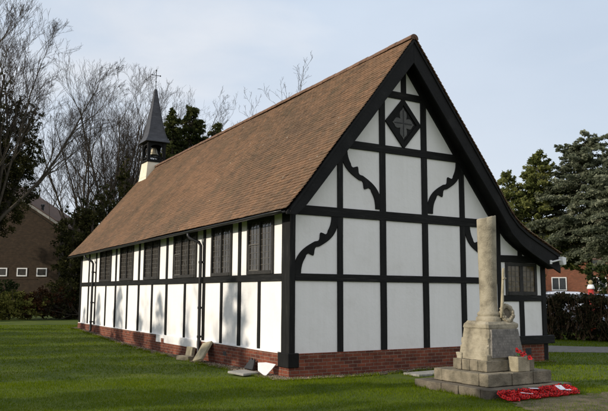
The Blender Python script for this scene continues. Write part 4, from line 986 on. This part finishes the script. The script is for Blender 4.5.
copy_thing(r1, (13.2, 18.6, GZ), 2.5, (1, 1, 1.0), 'bare tree whose twigs show nearest the gable peak')
copy_thing(r1, (12.6, 24.8, GZ), 4.4, (1, 1, 1.02), 'bare tree whose twigs show over the far part of the ridge')
# shrubs at the far edge of the lawn
leafy('shrub', (-1.15, 28.0, GZ), 'rounded olive green bush at the left edge of the lawn', 'shrub', 'laurel', [(0, 0, .75), (1.0, -.3, .6), (-.9, 0, .7), (.4, .5, .95)], [(1.1, .9, .8), (.9, .8, .65), (1.1, .9, .75), (.9, .8, .65)], .10, 60)
leafy('brown_shrub', (.5, 27.8, GZ), 'reddish brown bushy shrub below the brown house', 'shrub', 'shrub', [(0, 0, .9), (.9, 0, 1.0), (-.7, 0, .8)], [(.8, .7, .9), (.7, .7, .95), (.7, .7, .8)], .08, 60)
leafy('bramble', (2.2, 27.2, GZ), 'dark bramble thicket at the far lawn edge beside the hall', 'shrub', 'hedge', [(0, 0, .45), (.9, 0, .5), (-.9, .2, .45)], [(.8, .6, .5), (.8, .6, .55), (.8, .6, .5)], .08, 60)
leafy('dark_shrub', (-4.0, 30.5, GZ), 'dark clipped evergreen shrub behind the olive bush', 'shrub', 'yew', [(0, 0, 1.2), (1.6, 0, 1.2), (3, 0, 1.1)], [(1.1, .8, 1.2), (1.1, .8, 1.3), (.9, .8, 1.1)], .10, 60)
# ------------------------------------------------------------------ brown house at the left
ha = -R_(31.04)
hs = thing('brown_house', (1.3, 50.2, GZ), 'brown brick house with white edged gable and small white windows', 'house', rz=ha); OFF[hs.name] = Vector((0, 0, 0))
ez, rz_ = 7.1, 11.3; hw = 6.6; cxh = -1.9
MB().prism([(cxh-hw, -.3), (cxh+hw, -.3), (cxh+hw, ez), (cxh, rz_), (cxh-hw, ez)], lambda a, b, d: (a, d, b), 0, 9).build('wall', M['oldbrick'], hs)
rf = MB(); 
for s_ in (-1, 1):
    rf.prism([(cxh, rz_+.02), (cxh, rz_+.2), (cxh+s_*(hw+.35), ez-.05), (cxh+s_*(hw+.35), ez-.22)], lambda a, b, d: (a, d, b), -.3, 9.3)
rf.build('roof', M['housetile'], hs)
vb = MB()
for s_ in (-1, 1):
    vb.prism([(cxh, rz_-.12), (cxh, rz_+.1), (cxh+s_*(hw+.33), ez-.12), (cxh+s_*(hw+.33), ez-.34)], lambda a, b, d: (a, d, b), -.36, -.301)
vb.build('verge_board', M['slab_g'], hs)
for xw in (3.32, 1.68, 0.02):
    wv_ = MB(); ww_, h_, zc = .86, .70, 3.15
    wv_.box(xw-ww_/2, xw-ww_/2+.09, -.05, .02, zc-h_/2, zc+h_/2).box(xw+ww_/2-.09, xw+ww_/2, -.05, .02, zc-h_/2, zc+h_/2).box(xw-ww_/2+.09, xw+ww_/2-.09, -.05, .02, zc+h_/2-.09, zc+h_/2).box(xw-ww_/2+.09, xw+ww_/2-.09, -.06, .02, zc-h_/2, zc-h_/2+.09)
    wo_ = wv_.build('window', M['white'], hs)
    MB().box(xw-ww_/2+.09, xw+ww_/2-.09, -.015, .01, zc-h_/2+.09, zc+h_/2-.09).build('pane', M['glass'], wo_)
MB().tube([(2.9, .6, 6.6), (2.9, .6, 8.75)], .11, 10).lathe([(.11, 0), (.17, .02), (.17, .16), (.05, .2)], (2.9, .6, 8.72), 10).build('flue_pipe', M['iron'], hs)
MB().box(-8, 3, -.02, .0, 2.55, 2.62).build('string_course', M['oldbrick'], hs)
# ------------------------------------------------------------------ right-hand side
# hedge behind the hall
def hedge(name, p0, p1, h, th, mat, leaf, per, label, twig='twig_br', density_h=1.0, tw=500):
    p0, p1 = np.array(p0, float), np.array(p1, float); L = np.linalg.norm(p1-p0); d = (p1-p0)/L; nn = np.array((-d[1], d[0]))
    t = thing(name, (p0[0], p0[1], 0), label, 'hedge'); cs, rs, pk = [], [], []
    k = int(per*L*h)
    for i in range(k):
        u = RNG.random()*L; z = h*(.06+.94*RNG.random()**.8); hh = h*(1+.05*mnoise.noise((u*1.3, 0, 5))); z = min(z, hh); w_ = RNG.uniform(-1, 1)*th/2*(1 if z < h*.9 else .85)
        q = d*u+nn*w_; cs.append((q[0], q[1], z-.12)); rs.append((.2, .2, .16)); pk.append(int(26*(.09/leaf)))
    Pn, ti = clump_points(cs, rs, pk, .1); Pn[:, 2] = np.abs(Pn[:, 2])
    segs = []
    for i in range(int(tw*L/6)):
        u = RNG.random()*L; w_ = RNG.uniform(-1, 1)*th/2; q = d*u+nn*w_; b0 = np.array((q[0], q[1], RNG.random()*h*.55)); e = b0+np.array((RNG.normal(0, .22), RNG.normal(0, .22), RNG.uniform(.3, .75)*h*.7))
        e[2] = min(e[2], h+RNG.uniform(0, .12)); segs.append((*b0, *e, .012, .005))
    for i in range(int(L*2.5)):
        u = RNG.random()*L; q = d*u+nn*RNG.normal(0, .12); segs.append((q[0], q[1], -.1, q[0]+RNG.normal(0, .12), q[1]+RNG.normal(0, .12), h*.6, .045, .02))
    V, Fq = tubes_np(segs, 4); mesh_np('stems', V, Fq, M[twig], t, offset=False)
    leaves('foliage', Pn, leaf, mat, t, ti, 1.4)
    return t
hedge('hedge', (14.3, 10.2), (17.6, -.8), 1.84, 1.1, 'hedge', .075, 64, 'brownish half bare hedge behind the right end of the hall')
hedge('clipped_hedge', (25.6, 11.9), (27.4, 5.0), 3.5, 1.3, 'yew', .11, 26, 'tall clipped green hedge at the right edge beyond the cars', tw=200)
sheet('road', ROAD, M['tarmac'], .03, .02, .5)
def car(loc, rz, paintm, label, h=1.55):
    t = thing('parked_car', loc, label, 'car', 'cars parked behind the hedge', rz); OFF[t.name] = Vector((0, 0, 0))
    f = lambda a, b, d: (a, d, b); k = h/1.55
    body = [(-2.1, .32), (-2.15, .6), (-2.08, .92*k), (-.95, 1.0*k), (1.25, 1.0*k), (2.0, .98*k), (2.1, .7), (2.08, .32), (1.75, .22), (-1.75, .22)]
    bo = MB().prism(body, f, -.86, .86).build('body', M[paintm], t, .07, seg=3)
    v = []; pr = [(-1.0, .98*k, .80), (-.35, 1.46*k, .64), (.2, 1.545*k, .62), (1.2, 1.52*k, .62), (1.75, 1.40*k, .64), (2.03, .97*k, .78)]
    m_ = MB(); n = len(pr); vv = [(a, -c, b) for a, b, c in pr]+[(a, c, b) for a, b, c in pr]
    m_.add(vv, [tuple(range(n)), tuple(range(n, 2*n))[::-1]]+[(i, n+i, n+(i+1) % n, (i+1) % n) for i in range(n)])
    m_.build('cabin', M[paintm], t, .05, seg=3)
    g = MB()
    for s_ in (-1, 1):
        for (a, b) in ((-.72, .28), (.36, 1.02), (1.10, 1.72)):
            def yy(z): return s_*(.80-(.17)*(z-.98*k)/(.54*k)+.012)
            z0, z1 = 1.04*k, 1.42*k; x0 = a+(.0); vv = [(a-.08, yy(z0), z0), (b, yy(z0), z0), (b, yy(z1), z1), (max(a, -.32) if a < 0 else a, yy(z1), z1)]
            g.add(vv, [(0, 1, 2, 3)])
    g.add([(-.99, -.68, 1.03*k), (-.99, .68, 1.03*k), (-.40, .56, 1.45*k), (-.40, -.56, 1.45*k)], [(0, 1, 2, 3)]); g.add([(2.045, -.66, 1.02*k), (2.045, .66, 1.02*k), (1.79, .56, 1.38*k), (1.79, -.56, 1.38*k)], [(3, 2, 1, 0)])
    g.build('window', M['cglass'], t, fix=False)
    for x in (-1.35, 1.32):
        for s_ in (-1, 1):
            w_ = MB(); rr = [(.20, -.10), (.31, -.10), (.33, -.07), (.33, .07), (.31, .10), (.20, .10)]; b_ = MB().lathe(rr, (0, 0, 0), 20)
            w_.add([(x+p[0], s_*.79+p[2], .33+p[1]) for p in b_.v], b_.f); wo_ = w_.build('tyre', M['rubber'], t, 0, True)
            b_ = MB().lathe([(.02, .06), (.19, .085), (.2, .03)], (0, 0, 0), 14); MB().add([(x+p[0], s_*(.79+p[2]), .33+p[1]) for p in b_.v], b_.f).build('rim', M['chrome'], wo_)
    for s_ in (-1, 1):
        MB().box(-2.17, -2.05, s_*.62-.16, s_*.62+.16, .66, .80).build('headlight', M['white'], t, .02); MB().box(2.02, 2.13, s_*.66-.12, s_*.66+.12, .68, .92).build('tail_light', M['red'], t, .02)
    return t
car((19.6, 9.7, .24), R_(-33), 'silver', 'pale silver car nearest the hall, roof showing over the hedge', 1.68)
car((23.4, 10.9, .20), R_(-36), 'blue', 'greyish blue car further right, roof showing over the hedge', 1.62)
# red and white post beyond the hedge
t = thing('marker_post', (19.5, 7.3, 0), 'red post with white band and tan cap beyond the hedge', 'post')
OFF[t.name] = Vector((19.5, 7.3, 0))
MB().lathe([(.17, 0), (.16, 1.0), (.125, 2.0)], (19.5, 7.3, 0), 16).build('shaft', M['red'], t, 0, True)
MB().lathe([(.13, 2.0), (.17, 2.01), (.155, 2.08), (.11, 2.2)], (19.5, 7.3, 0), 16).build('white_band', M['white'], t, 0, True)
MB().sphere((19.5, 7.3, 2.30), .10, 8).build('cap', M['tan'], t, 0, True)
# conifer and cedar
conifer((30.0, 18.9, 0), 11.3, 3.4, 51, 'conif_y', 'yellow green conifer rising behind the low right end of the roof', leaf=.095, dens=80, step=.25, pw=.62, base=.34, nb=11, droop=.10)
conifer((28.3, 20.0, 0), 9.9, 2.9, 52, 'conif_y', 'shorter yellow green conifer leaning out over the right roof slope', leaf=.095, dens=75, step=.26, base=.30, pw=.62, droop=.10)
conifer((31.4, 16.2, 0), 12.1, 5.0, 53, 'cedar', 'broad blue grey cedar with layered branches at the right', leaf=.10, dens=95, step=.27, pw=.50, base=.41, droop=.20, name='cedar_tree', tiers=True, nb=11, elong=2.0)
conifer((30.6, 12.2, 0), 11.6, 4.8, 54, 'cedar', 'blue grey cedar at the right edge of the picture', leaf=.10, dens=95, step=.27, pw=.50, base=.36, droop=.20, name='cedar_tree', tiers=True, nb=11, elong=2.0)
# red house and pale house
def far_house(name, loc, rz, w_, dp_, ez, rz_, wallm, roofm, wins, label):
    t = thing(name, loc, label, 'house', rz=rz); OFF[t.name] = Vector((0, 0, 0))
    MB().box(-w_/2, w_/2, 0, dp_, -.3, ez).build('wall', M[wallm], t)
    MB().prism([(-.4, ez-.1), (dp_+.4, ez-.1), (dp_/2, rz_)], lambda a, b, d: (d, a, b), -w_/2-.3, w_/2+.3).build('roof', M[roofm], t)
    for (x, z, a, b) in wins:
        m_ = MB(); m_.box(x-a/2, x-a/2+.08, -.05, .02, z-b/2, z+b/2).box(x+a/2-.08, x+a/2, -.05, .02, z-b/2, z+b/2).box(x-a/2+.08, x+a/2-.08, -.05, .02, z+b/2-.08, z+b/2).box(x-a/2+.08, x+a/2-.08, -.06, .02, z-b/2, z-b/2+.1).box(x-.03, x+.03, -.045, .02, z-b/2+.1, z+b/2-.08)
        o = m_.build('window', M['white'], t); MB().box(x-a/2+.08, x+a/2-.08, -.012, .01, z-b/2+.08, z+b/2-.08).build('pane', M['cglass'], o)
    return t
far_house('red_house', (45.2, 29.6, 0), R_(-40), 12, 8, 5.0, 8.2, 'redbrick', 'housetile', [(-.2, 2.75, 1.3, 1.2), (3.2, 2.75, 1.3, 1.2), (-4.6, 2.75, 1.3, 1.2), (3.2, 4.4, 1.2, .9), (-4.6, 4.4, 1.2, .9)], 'red brick house with white windows behind the hedge and cars')
far_house('pale_house', (55.5, 31.5, 0), R_(-40), 12, 8, 5.2, 7.6, 'white', 'orange', [(-3, 3.6, 1.2, 1.2), (0, 3.6, 1.2, 1.2), (3, 3.6, 1.2, 1.2)], 'pale rendered house with orange roof glimpsed above the clipped hedge')

# ------------------------------------------------------------------ trees outside the frame to the left, whose shade falls on lawn and wall
SH = [(-18.6, 19.9, 8.3, 1.7), (-18.2, 17.7, 8.7, 1.9), (-18, 15.0, 9.0, 2.2), (-18.5, 12.6, 8.4, 1.9), (-18.2, 10.7, 8.7, 1.9), (-18.6, 8.4, 8.2, 1.8), (-17.6, 5.4, 9.0, 2.6), (-19.4, -8.5, 8.0, 2.2), (-18.6, -3.9, 8.3, 1.9), (-18.4, -1.5, 8.6, 2.0), (-18.8, 1.0, 8.2, 1.9)]
shp = ['furthest from the camera', 'second from the far end', 'broad and third from the far end', 'fourth from the far end', 'slim and opposite the middle windows', 'opposite the leaning slab', 'broad and opposite the hall corner', 'beside the open lawn', 'third from the near end', 'opposite the memorial', 'opposite the gable wall']
for i, (x, y, h, r) in enumerate(SH):
    conifer((x, y, 0), h, r, 70+i, 'conif', 'boundary conifer left of the lawn, '+shp[i], 'conifers along the left boundary', leaf=.12, dens=30, step=.34, pw=.7)
copy_thing(b1, (-19, -3.4, 0), .7, (.6, .6, .55), 'small bare tree left of the lawn, opposite the foreground grass')['group'] = 'bare trees left of the lawn'
copy_thing(b1, (-21, 12.0, 0), 1.7, (.5, .5, .55), 'small bare tree left of the lawn, opposite the middle of the side wall')['group'] = 'bare trees left of the lawn'
copy_thing(b1, (-20, 7.2, 0), 3.7, (.5, .5, .55), 'small bare tree left of the lawn, opposite the second window')['group'] = 'bare trees left of the lawn'
copy_thing(b1, (-22, -6.5, 0), 2.7, (.7, .7, .66), 'bare tree left of the lawn, nearest the camera')['group'] = 'bare trees left of the lawn'
for i, (x, y, h) in enumerate(((-12.5, 49.5, 15), (-10.5, 46.0, 14), (-13.5, 42.0, 13), (-12, 37, 11))):
    ivy_tree((x, y, GZ), h, 90+i, 'dark evergreen beyond the left edge, '+['beside the brown house', 'in front of the brown house corner', 'between house and lawn', 'behind the lawn corner'][i], lambda u: 3.0*(1-u)**.4+.4, leaf=.2, n=200, group='evergreens shading the brown house')
